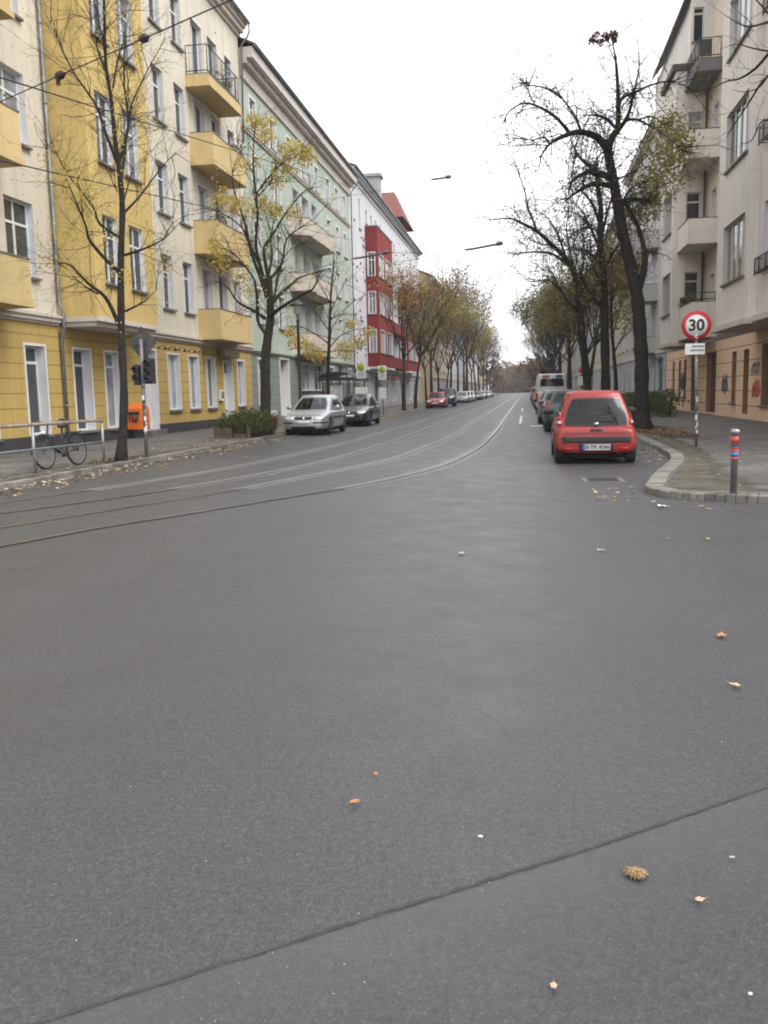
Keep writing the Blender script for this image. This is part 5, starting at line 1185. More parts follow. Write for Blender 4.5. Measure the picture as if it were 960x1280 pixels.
# right-hand row behind it
def rcar(kind, p, label, y, x=1.55, rear=True, **k):
    root, decal, panel = build_car(kind, p, label, (x, y, 0), 0, RC, **k); s = SPECS[kind]; rear_set(decal, s['W'], .25, s['st'][-3][2]-.22, s['st'][-3][2]+.1); return root, decal, panel
rcar('hatch', GREENP, 'dark green hatchback directly in front of the small red one', 33.2, 1.5)
rcar('estate', GREYP, 'grey estate car between the dark green hatchback and the van', 41.0, 1.4)
vr, vd, vp = build_car('van', WHITEP, 'white van with red and blue panels above its rear window', (1.55, 56.5, 0), 0, RC, name='delivery_van', cat='van')
vd('tail_light', 'rear', -.93, -.82, .9, 1.3, LAMPR); vd('tail_light', 'rear', .82, .93, .9, 1.3, LAMPR)
vp('red_panel', 'R', -.7, -.2, .82, .97, REDS, .012, rnd_=0); vp('blue_panel', 'R', .3, .78, .82, .97, plain('panel_blue', (.03,.1,.35,1), .4), .012, rnd_=0)
vd('bumper_strip', 'rear', -.85, .85, .4, .55, BPLAST); vd('number_plate', 'rear', -.26, .26, .75, .86, PLATE, .016, 4, 3)
# farther cars: copies of plainer cars, each with its own paint
protos = {}
def far_car(kind, p, x, y, rz, label, group):
    if (kind, rz) not in protos:
        root, decal, _ = build_car(kind, p, label, (x, y, 0), rz, group, detail='far'); s = SPECS[kind]
        if rz: front_set(decal, root, s['W'], s['st'][2][1], s['st'][2][2])
        else: rear_set(decal, s['W'], .25, s['st'][-3][2]-.22, s['st'][-3][2]+.1)
        protos[kind, rz] = root; return root
    o = copy_tree(protos[kind, rz]); o.location = (x, y, 0); tag(o, label, 'car', group)
    for ch in o.children:
        if ch.name.split('.')[0] in ('body', 'cabin'):
            ch.material_slots[0].link = 'OBJECT'; ch.material_slots[0].material = p
    return o
far_car('hatch', DREDP, -7.95, 80.5, PI, 'red hatchback far along the left kerb, in front of the dark off-roader', LC)
far_car('suv', BLUEP, -7.7, 87.5, PI, 'dark off-roader right behind the far red hatchback', LC)
far_car('estate', SILVERP, -7.9, 112, PI, 'first silver car of the far left row, beyond the dark off-roader', LC)
far_car('hatch', SILVERP, -7.9, 119, PI, 'second silver car of the far left row, a short hatchback', LC)
far_car('hatch', WHITEP, -7.9, 126, PI, 'white hatchback after the two far silver cars, left row', LC)
for i, (k, p, y, lb) in enumerate([('estate', BLACKP, 141, 'black estate beyond the white hatchback, left row'), ('hatch', GREYP, 148, 'grey hatchback following the far black estate, left row'), ('estate', SILVERP, 160, 'silver estate deep in the left row after the grey hatchback'), ('hatch', BLUEP, 167, 'dark blue hatchback deep in the left row'), ('estate', WHITEP, 183, 'white estate near the far end of the left row'), ('hatch', BLACKP, 198, 'most distant black hatchback of the left row')]):
    far_car(k, p, -7.9, y, PI, lb, LC)
for k, p, y, lb in [('hatch', BLACKP, 70, 'black hatchback parked beyond the white van'), ('estate', SILVERP, 77, 'silver estate second beyond the white van'), ('hatch', BLUEP, 86, 'dark blue hatchback third beyond the white van'), ('suv', GREYP, 97, 'grey off-roader far along the right kerb'), ('hatch', WHITEP, 118, 'white hatchback deep in the right row'), ('estate', BLACKP, 135, 'most distant black estate of the right row')]:
    far_car(k, p, 1.5, y, 0.0, lb, RC)
# ------------------------------------------------------------------ street furniture
RUST = plain('weathered_rail', (.3,.24,.2,1), .6, .3, var=.45, nscale=7); POLE = plain('grey_pole', (.2,.195,.19,1), .55, .3, var=.3, nscale=8)
STK = [plain('sticker_white', (.7,.7,.68,1), .5), plain('sticker_red', (.5,.06,.05,1), .5), plain('sticker_blue', (.06,.16,.4,1), .5), plain('sticker_black', (.03,.03,.03,1), .5), plain('sticker_grey', (.3,.3,.29,1), .6)]
STW = [STK[0], STK[0], STK[4], STK[3], STK[4], STK[1], STK[0], STK[3], STK[4]]
def stickers(parent, top, bot, r, n, seed, z0=0.0, z1=1.0, xo=(0,0)):
    q = random.Random(seed)
    for k in range(n):
        t = q.uniform(z0, z1); h = q.uniform(.05, .12); a0 = q.uniform(-2.6, -.6); da = q.uniform(.7, 1.6); c = Vector(bot).lerp(Vector(top), t); mb = MB(); m = 7
        vs = [(c.x+(r+.004)*math.cos(a0+da*i/(m-1)), c.y+(r+.004)*math.sin(a0+da*i/(m-1)), c.z+z) for z in (-h/2, h/2) for i in range(m)]
        mb.add(vs, [(i, i+1, m+i+1, m+i) for i in range(m-1)]); mb.build('sticker', q.choice(STW), parent)
# pedestrian railing
t = empty('pedestrian_railing', (-9.3, 16, KZ), label='rusty two-bar pedestrian railing along the left kerb, bicycle behind it', cat='railing')
pts = [(-9.62, 10.9), (-9.55, 13.35), (-9.42, 15.8), (-9.24, 18.3)]
for x, y in pts:
    mb = MB(); mb.tube([(x+9.3, y-16, -.05), (x+9.3, y-16, .93)], .03, 10); mb.build('post', GALV, t)
mb = MB(); q = [(x+9.3, y-16, .94) for x, y in pts]; mb.tube(q[:-1]+[(q[-1][0], q[-1][1]-.04, .94), (q[-1][0], q[-1][1], .9)], .034, 10); mb.build('top_rail', RUST, t)
mb = MB(); mb.tube([(x+9.3, y-16, .46) for x, y in pts], .026, 10); mb.build('lower_rail', GALV, t)
# bicycle, front wheel towards the viewer
A, Bp = Vector((-9.72, 16.72, KZ)), Vector((-9.58, 17.78, KZ)); ang = math.atan2(Bp.y-A.y, Bp.x-A.x)
bk = empty('bicycle', A, ang, label='dark city bicycle leaning behind the railing', cat='bicycle'); bk.rotation_euler = (R(-5), 0, ang); wr = .335
WBL = (Bp-A).length
for wx in (0, WBL):
    mb = MB(); mb.tube([(wx+wr*.97*math.cos(6.2832*k/28), 0, wr+wr*.97*math.sin(6.2832*k/28)) for k in range(29)], .024, 8, cap=False); w = mb.build('wheel', TYRE, bk)
    mb = MB(); mb.tube([(wx+wr*.91*math.cos(6.2832*k/28), 0, wr+wr*.91*math.sin(6.2832*k/28)) for k in range(29)], .011, 6, cap=False); mb.build('rim', STEELW, w)
    mb = MB()
    for k in range(20): a = 6.2832*k/20; mb.tube([(wx, .025*(-1)**k, wr), (wx+wr*.9*math.cos(a), 0, wr+wr*.9*math.sin(a))], .0022, 3)
    mb.tube([(wx,-.05,wr), (wx,.05,wr)], .022, 8); mb.build('spokes', STEELW, w)
    mb = MB(); mb.tube([(wx+(wr+.035)*math.cos(a), 0, wr+(wr+.035)*math.sin(a)) for a in [R(d) for d in (range(20, 170, 12) if wx else range(40, 190, 12))]], .02, 6); mb.build('mudguard', BLACKM, bk)
mb = MB(); hd, bb, sp = (.2,0,.78), (.56,0,.29), (.66,0,.72)
mb.tube([(0,0,wr), (.1,0,.5), hd, (.23,0,.9)], .02, 8); mb.tube([(.18,0,.74), (.35,0,.42), bb], .023, 8); mb.tube([(.17,0,.64), (.32,0,.36), bb], .016, 8); mb.tube([bb, (.68,0,.82)], .021, 8)
for s in (-1, 1): mb.tube([bb, (WBL, s*.05, wr)], .011, 6); mb.tube([sp, (WBL, s*.05, wr)], .01, 6); mb.tube([(WBL, s*.06, wr), (WBL+.02, s*.06, .72)], .006, 5)
mb.tube([(.72,-.06,.72), (WBL+.2,-.06,.72), (WBL+.2,.06,.72), (.72,.06,.72)], .008, 6); mb.build('frame', BLACKM, bk)
mb = MB(); mb.tube([(.4,-.27,.98), (.26,-.24,.99), (.22,-.05,.93), (.22,.05,.93), (.26,.24,.99), (.4,.27,.98)], .013, 8); mb.build('handlebar', GALV, bk)
for s in (-1, 1): mb = MB(); mb.tube([(.28,s*.245,.99), (.41,s*.272,.98)], .019, 8); mb.build('grip', BLACKM, bk)
mb = MB(); mb.lathe([(.03,-.03), (.1,-.02), (.12,.02), (.08,.05), (.02,.055)], (0,0,0), 14); o = mb.build('saddle', BLACKM, bk, (.72,0,.85)); o.scale = (1.25,.8,1)
mb = MB(); mb.lathe([(.09,-.006), (.09,.006)], (.56,-.05,.29), 18, 0, 'y'); mb.tube([(.56,-.07,.29), (.66,-.09,.16)], .011, 6); mb.tube([(.56,.07,.29), (.46,.09,.42)], .011, 6); mb.box(.62,.72,-.14,-.07,.145,.17); mb.box(.41,.51,.07,.14,.41,.435); mb.build('crank', DARKM, bk)
mb = MB(); mb.lathe([(.02,-.05), (.05,0), (.045,.02)], (.06,0,.74), 10, 0, 'x'); mb.build('lamp', LAMPW, bk)
# traffic signal with the back of a diamond sign
base = Vector((-8.98, 19.94, KZ)); topv = at(176, 424, 19.94)
ts = empty('traffic_signal', base, label='signal post with dark signal heads and the back of a diamond sign', cat='traffic signal')
up = topv-base; mb = MB(); mb.tube([(0,0,-.05), tuple(up)], .045, 10); mb.build('pole', POLE, ts); stickers(ts, up, (0,0,0), .045, 16, 3, .12, .62)
c = up*.965; r_ = .4; mb = MB(); v = [(c.x, c.y, c.z+r_), (c.x+r_, c.y-.1, c.z), (c.x, c.y, c.z-r_), (c.x-r_, c.y+.1, c.z)]
mb.add([(x, y+.06, z) for x, y, z in v]+[(x, y+.075, z) for x, y, z in v], [(0,1,2,3), (4,5,6,7), (0,1,5,4), (1,2,6,5), (2,3,7,6), (3,0,4,7)]); mb.box(c.x-.25, c.x+.25, c.y+.04, c.y+.058, c.z-.03, c.z+.03); mb.build('sign_plate', plain('sign_back', (.075,.075,.078,1), .6, .2, var=.3, nscale=6), ts)
for dx, dz, hh, ww in ((-.12, .72, .62, .14), (.17, .75, .74, .19)):
    mb = MB(); z = up.z*dz; cx = up.x*dz+dx; mb.box(cx-ww/2, cx+ww/2, -.1, .16, z-hh/2+.02, z+hh/2-.12); o = bevel(mb.build('signal_head', BLACKM, ts), .02)
    for k in range(3 if hh > .7 else 2):
        mb = MB(); zz = z+hh/2-.24-k*.19; mb.lathe([(.07,0), (.075,-.1), (.066,-.1), (.06,-.01)], (cx+ (ww/2+.0)*0, -.1, zz), 14, 0, 'y'); mb.build('visor', BLACKM, o)
mb = MB(); mb.tube([(up.x*.72-.13,0,up.z*.66), (up.x*.72+.25,0,up.z*.66)], .02, 6); mb.tube([(up.x*.76-.13,0,up.z*.78), (up.x*.76+.25,0,up.z*.78)], .02, 6); mb.build('bracket', POLE, ts)
# orange bin on the house wall
ORB = plain('bin_orange', (.72,.16,.02,1), .5, var=.12); BLKP = STK[3]
ob = empty('litter_bin', (-13.62, 29.75, KZ), label='bright orange box bin with a black scrawl, by the yellow house wall', cat='litter bin')
mb = MB(); w, d = .27, .36
mb.add([(-w,-d,.3), (w,-d,.3), (w,d,.3), (-w,d,.3), (-w,-d,1.05), (w,-d,1.05), (w,d,1.05), (-w,d,1.05), (-w,0,1.24), (w,0,1.24)], [(0,1,2,3), (0,1,5,4), (2,3,7,6), (1,2,6,9,5), (3,0,4,8,7), (4,5,9,8), (7,8,9,6)]); bevel(mb.build('body', ORB, ob), .025)
for y in (-.3, .3): mb = MB(); mb.box(-.03, .03, y-.03, y+.03, -.02, .3); mb.build('leg', DARKM, ob)
mb = MB(); mb.box(-.2, .2, -d-.014, -d-.002, .82, .93); mb.build('slot', BLACKM, ob)
mb = MB(); mb.tube([(-.2+.36*k/30+.03*math.sin(k), -d-.008, .68+.14*math.sin(k*1.25)) for k in range(31)], .014, 5); mb.build('graffiti', BLKP, ob)
# planter bed with wooden edging, shrub and beacon
WOOD = plain('weathered_wood', (.1,.075,.055,1), .85, var=.4, nscale=9)
pb = atz(290, 545, KZ); px0, py0 = -10.3, 28.5
pt = empty('planter', (px0, py0, KZ), label='low weathered wooden edging round the bed under the yellow-tufted tree', cat='planter')
mb = MB(); mb.box(0, .55, -.03, .03, -.03, .34); mb.box(-.03, .03, .035, 3.0, -.03, .3); mb.box(.6, 1.15, -.03, .03, -.03, .14); mb.box(1.12, 1.18, .035, 3.0, -.03, .1); bevel(mb.build('board', WOOD, pt), .008)
for x, y in ((0,-.0), (1.15,0), (0,3.0)): mb = MB(); mb.box(x-.05, x+.05, y-.085, y-.032, -.05, .38); bevel(mb.build('corner_post', WOOD, pt), .008)
mb = MB(); mb.box(.035, 1.115, .035, 3.0, 0, .13); mb.build('earth', SOIL, pt)
GRASSL = leafmat('shrub_leaves', [(.035,.05,.02,1), (.06,.075,.028,1), (.1,.105,.04,1), (.15,.13,.05,1)], .2)
sh = empty('shrub', (-9.7, 29.9, KZ), label='tangle of dark green grasses and shrub filling the wooden-edged bed', cat='shrub'); mb = MB(); q = random.Random(6)
for k in range(3600):
    bx, by = q.uniform(-.52,.8), q.uniform(-1.4,1.05); h = q.uniform(.3,.95)*(1-.15*abs(by)); dx, dy = q.gauss(0,.28), q.gauss(0,.28); wd = q.uniform(.006,.016)
    p0, p1, p2 = Vector((bx,by,.15)), Vector((bx+dx*.4,by+dy*.4,h*.75)), Vector((bx+dx,by+dy,h)); s = Vector((q.gauss(0,1), q.gauss(0,1), 0)).normalized()*wd
    mb.add([p0-s, p0+s, p1+s*.8, p1-s*.8, p2], [(0,1,2,3), (3,2,4)])
lv = Leaves(9)
for k in range(36): lv.cloud((q.uniform(-.45,.75), q.uniform(-1.2,.95), q.uniform(.35,.8)), .3, 60, .07)
lv.into(mb); mb.build('foliage', GRASSL, sh, fix=False)
mb = MB()
for k in range(14): x, y = q.uniform(-.4,.45), q.uniform(-1.1,.9); mb.tube([(x,y,.1), (x+q.gauss(0,.12), y+q.gauss(0,.12), q.uniform(.5,.95))], .008, 4)
mb.build('stem', BARK, sh)
bc = empty('warning_beacon', (-8.98, 31.0, KZ), label='small red and white warning beacon at the end of the planted bed', cat='beacon')
mb = MB(); mb.box(-.11,.11,-.015,.015,.35,.66); mb.build('red_field', STK[1], bc); mb = MB(); mb.box(-.11,.11,-.015,.015,.662,.86); mb.build('white_field', STK[0], bc); mb = MB(); mb.tube([(0,.03,-.05), (0,.03,.8)], .02, 8); mb.build('post', POLE, bc)
# old-style street lamp
lp = empty('street_lamp', (-9.35, 36.3, KZ), label='old-fashioned street lamp with a broad hat before the green house', cat='street lamp')
mb = MB(); mb.lathe([(.14,-.05), (.14,.5), (.1,.62), (.085,.9), (.075,1.0), (.055,4.4), (.07,4.42), (.07,4.5), (.05,4.52), (.045,4.7)], (0,0,0), 16); mb.build('pole', DARKM, lp)
GLB = plain('lamp_glass', (.5,.52,.5,1), .2, var=.05)
mb = MB(); mb.lathe([(.07,4.68), (.12,4.72), (.22,5.02), (.22,5.05)], (0,0,0), 16); mb.build('lantern_glass', GLB, lp); mb = MB(); mb.lathe([(.34,5.05), (.36,5.08), (.2,5.17), (.1,5.24), (.02,5.3)], (0,0,0), 18); mb.build('lamp_hat', DARKM, lp)
# tram shelter and stop signs
GLS = bpy.data.materials.new('clear_glass'); GLS.use_nodes = True; gn = GLS.node_tree; g_ = gn.nodes.new('ShaderNodeBsdfGlossy'); g_.inputs['Roughness'].default_value = .05; tr_ = gn.nodes.new('ShaderNodeBsdfTransparent'); tr_.inputs[0].default_value = (.72,.76,.76,1); ms = gn.nodes.new('ShaderNodeMixShader'); ms.inputs[0].default_value = .12
gn.links.new(tr_.outputs[0], ms.inputs[1]); gn.links.new(g_.outputs[0], ms.inputs[2]); gn.links.new(ms.outputs[0], gn.nodes['Material Output'].inputs[0])
sx0, sx1, sy0, sy1 = -11.9, -10.3, 51.6, 56.6
sr = empty('tram_shelter', ((sx0+sx1)/2, (sy0+sy1)/2, KZ), label='dark-framed glass tram shelter with a domed roof behind the black car', cat='tram shelter'); hx, hy = (sx1-sx0)/2, (sy1-sy0)/2
for x in (-hx, hx):
    for y in (-hy, 0, hy):
        if x > 0 and y == 0: continue
        mb = MB(); mb.tube([(x,y,-.05), (x,y,2.3)], .05, 8); mb.build('post', BLACKM, sr)
for nm, a in (('back_pane', (-hx-.005,-hx+.005,-hy+.06,hy-.06)), ('end_pane', (-hx+.06,hx-.3,-hy-.005,-hy+.005)), ('end_pane', (-hx+.06,hx-.3,hy-.005,hy+.005))):
    mb = MB(); mb.box(*a, .25, 2.1); mb.build(nm, GLS, sr)
mb = MB(); N = 9
pr = [(hx+.25)*math.cos(math.pi*k/(N-1)) for k in range(N)]; pzz = [2.3+.34*math.sin(math.pi*k/(N-1))**.8 for k in range(N)]
for k in range(N-1): mb.add([(pr[k],y,pzz[k]+dz) for dz in (0,.05) for y in (-hy-.2,hy+.2)]+[(pr[k+1],y,pzz[k+1]+dz) for dz in (0,.05) for y in (-hy-.2,hy+.2)], [(0,1,5,4), (2,3,7,6), (0,2,6,4), (1,3,7,5)])
mb.build('roof', DARKM, sr); mb = MB(); mb.box(-hx-.25,hx+.25,-hy-.25,-hy-.2,2.16,2.36); mb.box(hx+.2,hx+.26,-hy-.2,hy+.2,2.14,2.34); mb.build('roof_edge', BLACKM, sr)
mb = MB(); mb.box(-hx+.15,-hx+.55,-hy+.5,hy-.5,.45,.5); mb.build('bench', DARKM, sr); mb = MB(); mb.box(-hx+.2,hx-.4,-hy-.03,-hy-.01,.9,1.9); mb.build('poster', plain('poster_paper', (.5,.5,.48,1), .5, var=.35, nscale=5), sr)
YEL_S = plain('sign_yellow', (.65,.5,.03,1), .45); GRN_S = plain('sign_green', (.03,.2,.06,1), .45)
def stop_sign(x, y, label, board):
    t = empty('stop_sign', (x, y, KZ), label=label, cat='stop sign', group='tram stop signs')
    mb = MB(); mb.tube([(0,.03,-.05), (0,.03,3.2)], .035, 8); mb.build('pole', POLE, t)
    mb = MB(); mb.box(-.27,.27,-.02,.0,2.25,3.15); mb.build('plate', STK[0], t)
    mb = MB(); mb.lathe([(.21,-.03),(.21,-.022)], (0,0,2.87), 22, 0, 'y'); d = mb.build('disc', YEL_S, t); mb = MB(); mb.tube([(.18*math.cos(6.2832*k/24), -.031, 2.87+.18*math.sin(6.2832*k/24)) for k in range(25)], .018, 5, cap=False); mb.build('ring', GRN_S, d)
    o = link_obj('lettering', text_mesh('H', .26, GRN_S, 'lettering', .003, .008), d, (0,-.035,2.865)); o.rotation_euler = (R(90),0,0)
    mb = MB()
    for k in range(4): mb.box(-.2,.2-.07*(k % 2),-.024,-.0205,2.56-k*.075,2.59-k*.075)
    mb.build('timetable_lines', STK[3] if False else POLE, t)
    mb = MB(); mb.box(-board/2,board/2,-.03,.01,1.0,1.75); mb.build('timetable_board', STK[0], t); return t
stop_sign(-9.25, 49.9, 'tram stop sign with green H on a yellow disc, in front of the shelter', .75); stop_sign(-9.2, 57.2, 'second tram stop sign with H disc, to the right past the shelter', .5)
# 30 sign
base = Vector((3.98, 21.7, KZ)); 
sg = empty('speed_sign', base, label='round red-rimmed 30 sign with a small plate beneath, on the right pavement', cat='traffic sign'); zc = at(870, 407, 21.7).z-KZ; cx = at(870,407,21.7).x-base.x
mb = MB(); mb.tube([(0,0,-.05), (cx,0,zc+.28)], .036, 10); mb.build('pole', POLE, sg); stickers(sg, (cx,0,zc), (0,0,0), .036, 15, 8, .1, .72)
SR_ = plain('sign_red', (.5,.03,.04,1), .45, var=.1); 
mb = MB(); mb.lathe([(.335,-.05), (.335,-.045), (.33,-.04)], (cx,0,zc), 36, 0, 'y'); o = mb.build('sign_disc', SR_, sg); mb = MB(); mb.lathe([(.245,-.055), (.245,-.051)], (cx,0,zc), 36, 0, 'y'); mb.build('white_field', STK[0], o)
to = link_obj('number', text_mesh('30', .36, INKB, 'number', .001, .012), o, (cx,-.057,zc-.005)); to.rotation_euler = (R(90),0,0)
mb = MB(); mb.tube([(cx+.03,-.058,zc-.3), (cx-.02,-.058,zc-.26), (cx+.02,-.058,zc-.22)], .02, 5); mb.build('sticker', STK[0], o)
z2 = at(868, 436, 21.7).z-KZ; mb = MB(); mb.box(cx-.24, cx+.2, -.05, -.044, z2-.13, z2+.12); p = mb.build('plate', STK[0], sg)
mb = MB()
for k, (a, b) in enumerate(((-.08,.16), (-.12,.17))): 
    x = a
    while x < b: mb.box(cx+x, cx+x+.022, -.053, -.0505, z2+.03-k*.09, z2+.075-k*.09); x += .034
mb.build('small_print', INKB, p)
# bollard
bl = empty('bollard', (2.67, 11.96, KZ), label='slim steel bollard with red and blue bands at the right street corner', cat='bollard')
hB = at(917,536,11.96).z-KZ
mb = MB(); mb.lathe([(.045,-.05), (.045,hB*.93), (.06,hB*.94), (.06,hB*.975), (.035,hB)], (0,0,0), 14); mb.build('post', GALV, bl)
for a, b, m in ((.79,.88,STK[1]), (.645,.68,STK[1]), (.7,.715,STK[1]), (.575,.645,STK[2]), (.53,.57,STK[1])):
    mb = MB(); mb.lathe([(.0475,a*hB), (.0475,b*hB)], (0,0,0), 14); mb.build('band', m, bl)
# hedge and small sign on the right pavement
hd_ = empty('hedge', (6.1, 46, KZ), label='dark low hedge between the big tree and the right-hand houses', cat='hedge'); mb = MB(); lv = Leaves(15)
for k in range(150): lv.cloud((rnd.uniform(-1.2,1.2), rnd.uniform(-4,5), rnd.uniform(.1,1.1)), .35, 30, .1)
lv.into(mb); mb.build('foliage', LEAF_DG, hd_, fix=False); mb = MB()
for k in range(20): x, y = rnd.uniform(-1,1), rnd.uniform(-4,5); mb.tube([(x,y,-.05), (x+.1,y,.9)], .02, 5)
mb.build('stem', BARK, hd_)
gp = empty('parking_sign', (3.7, 60, KZ), label='small red and white sign post beside the white van', cat='traffic sign'); mb = MB(); mb.tube([(0,0,-.05), (0,0,2.9)], .03, 8); mb.build('pole', POLE, gp); mb = MB(); mb.lathe([(.25,-.05),(.25,-.04)], (0,0,2.6), 20, 0, 'y'); mb.build('disc', SR_, gp); mb = MB(); mb.box(-.3,.3,-.05,-.04,1.6,2.2); mb.build('plate', STK[0], gp)
# ------------------------------------------------------------------ overhead wires and lamps
WIRE = plain('wire', (.02,.02,.02,1), .6)
def wire(a, b, r, sag, label):
    a, b = Vector(a), Vector(b); mb = MB(); n = 16; m = (a+b)/2
    mb.tube([a.lerp(b, k/n) - Vector((0,0,sag*4*(k/n)*(1-k/n))) - m for k in range(n+1)], r, 5); t = empty('span_wire', m, label=label, cat='wire', group='overhead wires'); mb.build('cable', WIRE, t); return t, m
def ext(a, b, k): return a + (b-a)*k
a = atx(-40, 145, -14); b = at(180, 48, 17.0); e = ext(a, b, 2.3)
w, m = wire(a, e, .014, 0, 'heavy span wire with two insulators running up across the top left corner')
INS = plain('insulator', (.035,.012,.012,1), .4)
for (px, py, s, tilt) in ((75,103,1.0,0), (180,48,.7,0)):
    d = (e-a).normalized(); best = min((ext(a, e, k/400) for k in range(401)), key=lambda q: (lambda c: abs(CX+FPX*c.x/-c.z-px))(WROT.transposed() @ (q-Vector((0,0,EYE)))))
    mb = MB(); L = .27*s; mb.tube([best-m-d*L, best-m-d*L*.5, best-m-d*L*.3, best-m+d*L*.3, best-m+d*L*.5, best-m+d*L], [.02, .035, .085, .085, .035, .02], 8)
    if s == 1: mb.tube([best-m-d*.1, best-m-d*.1-Vector((0,0,.18))], .05, 8)
    mb.build('insulator', INS, w)
wire(ext(atx(462, 241, -13.9), at(-60, 78, 14), 1.45), atx(462, 241, -13.9), .016, .0, 'wire crossing the yellow oriel down to the white house')
wire(ext(atx(440, 300, -13.9), at(-60, 187, 14), 1.45), atx(440, 300, -13.9), .015, .0, 'lower wire crossing the yellow house towards the green balconies')
LAMPH = plain('lamp_housing', (.1,.1,.105,1), .5)
def hung_lamp(pa, pb, Y, label, wlabel, wl, wr_):
    a, b = at(*pa, Y), at(*pb, Y+.2); m = (a+b)/2; t = empty('hanging_lamp', m, label=label, cat='street lamp', group='lamps hung over the street'); d = (b-a); L = d.length; d.normalize(); n = Vector((0,1,0))
    mb = MB(); mb.tube([a-m, (a-m)*.92, (b-m)*.92, b-m], [.02,.034,.04,.02], 8); mb.build('housing', LAMPH, t)
    for q_, k_ in ((a-m, .05), (b-m, .095)):
        mb = MB(); e_ = q_*.93; mb.tube([e_-d*.16, e_-d*.08, e_+d*.08, e_+d*.14], [k_*.4, k_, k_, k_*.5], 8); mb.build('fitting', LAMPH, t)
    mb = MB(); mb.tube([(a-m)*.8-Vector((0,0,.045)), (b-m)*.8-Vector((0,0,.045))], .018, 6); mb.build('lamp_tube', LAMPH, t)
    wire(wl, a, .011, .1, wlabel+', left half'); wire(b, wr_, .011, .1, wlabel+', right half')
hung_lamp((542,224), (561,221), 44, 'small lamp hung high over the middle of the street', 'thin wire carrying the high street lamp', atx(396,250,-14), Vector((7.3, 46, 13)))
hung_lamp((584,312), (626,304), 40, 'longer lamp bar hung lower over the street near the right-hand trees', 'thin wire carrying the longer lamp bar', atx(470,330,-14), Vector((7.3, 50, 9.5)))
hung_lamp((444,323), (484,315), 42, 'lamp bar hung in front of the white and red house', 'thin wire carrying the lamp bar before the red oriel', atx(330,345,-14), at(582,311,40))
# ------------------------------------------------------------------ leaves on the ground
def leaf_mesh(seed, s, mat, curl=.3, name='fallen_leaf'):
    q = random.Random(seed); n = 15; mb = MB(); pts = []
    for k in range(n):
        a = 6.2832*k/n; r_ = s*(.5 + .28*math.cos(a*2.5)**2 + .1*q.random()) * (1.15 if abs(a-3.14) > 2.4 else 1)
        pts.append(Vector((r_*math.cos(a), r_*.75*math.sin(a), curl*s*(.35*math.sin(a*2+seed)**2+.4*q.random()))))
    c = Vector((0,0,.08*s)); mid = [p*.5+Vector((0,0,curl*s*.15*q.random())) for p in pts]
    mb.add([c]+mid+pts, [(0,1+k,1+(k+1) % n) for k in range(n)] + [(1+k,1+n+k,1+n+(k+1) % n,1+(k+1) % n) for k in range(n)], 0, True)
    mb.tube([pts[0]*.9, pts[0]*1.5+Vector((0,0,.03*s))], .02*s, 4); return mb.mesh(name, mat)
LO = plain('leaf_orange', (.42,.17,.04,1), .6, var=.35, nscale=60); LT = plain('leaf_tan', (.5,.33,.2,1), .7, var=.3, nscale=60); LW = plain('leaf_pale', (.7,.66,.58,1), .7, var=.15, nscale=60)
for px, py, s, mat, sd, lb, nm in ((902,795,.05,LO,1,'curled orange leaf lying alone on the asphalt right of centre','fallen_leaf'), (920,857,.036,LT,2,'pale tan leaf below the orange one near the right edge','fallen_leaf'), (444,1003,.026,LO,3,'small orange leaf on the asphalt in the middle foreground','fallen_leaf'), (470,968,.016,LO,4,'tiny brown leaf just above the small orange leaf','fallen_leaf'),
    (874,1126,.02,LT,5,'tan leaf beside the dried clump near the seam','fallen_leaf'), (692,1234,.016,LT,6,'small tan leaf scrap at the bottom, below the seam','fallen_leaf'), (601,1047,.013,LW,7,'round white scrap above the dark seam','paper_scrap'), (938,1244,.009,LW,8,'tiny white scrap in the bottom right corner','paper_scrap'), (826,633,.1,LW,9,'white paper scrap on the road by the corner kerb','paper_scrap'), (915,1073,.012,LT,10,'narrow pale scrap at the right edge beyond the clump','fallen_leaf'), (752,688,.045,LT,12,'pale leaf on the road below the red hatchback','fallen_leaf'), (577,692,.05,LT,13,'pale leaf on the open road in the middle distance','fallen_leaf')):
    p = atz(px, py, .012); o = link_obj(nm, leaf_mesh(sd, s, mat, .3, nm), None, (p.x, p.y, .016)); o.rotation_euler = (0, 0, sd*1.3); tag(o, lb, 'leaf' if 'leaf' in nm else 'scrap')
p = atz(795, 1093, .01); mb = MB(); q = random.Random(2)
for k in range(150):
    a = q.uniform(0, 6.283); r0, r1 = q.uniform(0,.01), q.uniform(.018,.04); mb.tube([(r0*math.cos(a), r0*math.sin(a)*1.05, q.uniform(.004,.012)), (r1*.6*math.cos(a+.2), r1*.6*math.sin(a+.2), q.uniform(.006,.016)), (r1*math.cos(a+.3), r1*math.sin(a+.3), q.uniform(.001,.01))], .0011, 3)
o = mb.build('dried_clump', plain('dried_tan', (.4,.27,.14,1), .8, var=.4, nscale=150), None, (p.x, p.y, .01)); tag(o, 'flat tan tuft of dried plant fibres on the asphalt near the seam', 'plant debris')
LITB = leafmat('litter_brown', [(.2,.11,.05,1), (.28,.17,.07,1), (.14,.08,.04,1), (.4,.3,.16,1)], .1)
def litter(name, mat, spots, seed, z, smin, smax):
    g = np.random.default_rng(seed); mb = MB()
    for (x, y) in spots:
        s = g.uniform(smin, smax); a = g.uniform(0, 6.28); t1, t2 = g.uniform(-.25, .25, 2); c, s_ = math.cos(a), math.sin(a); zz = z(x, y)
        pts = []
        for (u, v) in ((-1,0), (-.3,.6), (.5,.5), (1,0), (.4,-.55), (-.4,-.5)):
            pts.append((x+s*(u*c-v*s_), y+s*(u*s_+v*c), zz+s*(.28+u*t1+v*t2)))
        mb.add(pts, [tuple(range(6))])
    tag(mb.build(name, mat, fix=False), kind='stuff')
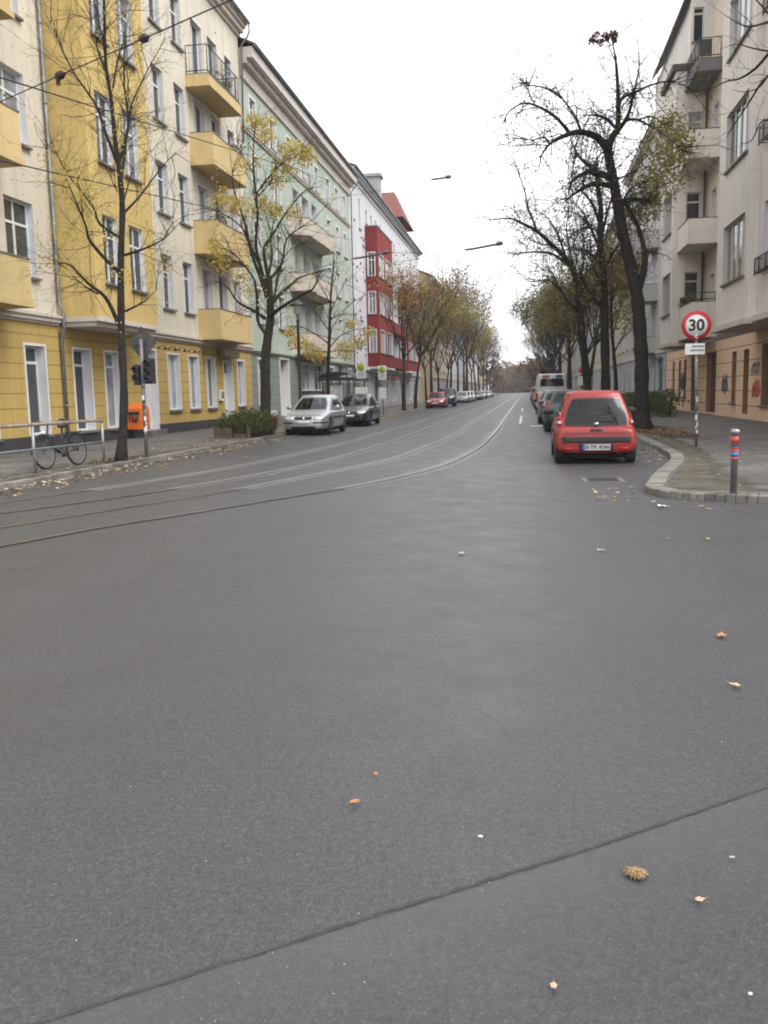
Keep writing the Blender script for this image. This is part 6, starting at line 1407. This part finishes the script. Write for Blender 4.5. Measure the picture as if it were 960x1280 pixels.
LITM = leafmat('litter_leaves', [(.5,.42,.25,1), (.42,.3,.1,1), (.28,.18,.08,1), (.55,.5,.38,1), (.2,.13,.06,1)], .1)
q = random.Random(12); sp = []
for k in range(1900):
    y = q.uniform(12.5, 60)**1.0; sp.append((-8.8+abs(q.gauss(0,.38)), y))
litter('leaf_litter', LITM, sp, 1, lambda x, y: .004, .028, .06)
sp = [(-9.0-abs(q.gauss(0,1.3)), q.uniform(13, 60)) for k in range(800)] + [(-9.3+q.gauss(0,.5), 28+q.gauss(0,2.5)) for k in range(120)]
litter('leaf_litter', LITM, sp, 2, lambda x, y: KZ+.006, .022, .048)
sp = [(q.uniform(2.3,5.5), q.uniform(12.4,34)) for k in range(420)] + [(4.2+q.gauss(0,.6), 29+q.gauss(0,2.2)) for k in range(900)]
sp = [(x, y) for x, y in sp if x > (3.4 if y > 18 else 2.4+max(0, y-13)*.18)]
litter('leaf_litter', LITB, sp, 3, lambda x, y: KZ+.008, .022, .05)
sp = [(2.7+q.gauss(0,.3), q.uniform(17,40)) for k in range(520)] + [(1.5+q.gauss(0,.35), 12.6+q.gauss(0,.7)) for k in range(50)] + [(q.uniform(2,7), 11.2+q.gauss(0,.25)-.2*0) for k in range(30)] + [(q.uniform(-7,3), q.uniform(8,40)) for k in range(60)]
sp = [(x, y) for x, y in sp if not (x > 1.6 and y > 11.9 and x > 1.6+max(0,(y-13.5))*.22)]
litter('leaf_litter', LITM, sp, 4, lambda x, y: .006, .02, .045)
# pale crumbs of grit along the seam
GRIT = plain('grit_white', (.45,.44,.42,1), .8); mb = MB(); q = random.Random(3)
for k in range(80):
    i = q.randrange(len(seam)-1); p = seam[i].lerp(seam[i+1], q.random()); p = p + Vector((q.gauss(.06,.1), -abs(q.gauss(.05,.12)))); s = q.uniform(.0009,.0026)
    if not (-1.6 < p.x < 2.5): continue
    mb.lathe([(s*.5,0), (s,s*.4), (s*.6,s)], (p.x, p.y, .012), 5)
for k in range(50):
    p = (q.uniform(-2,2.2), q.uniform(1.6,7)); s = q.uniform(.001,.003); mb.lathe([(s*.5,0), (s,s*.4), (s*.6,s)], (*p, .013), 5)
tag(mb.build('grit', GRIT), kind='stuff')
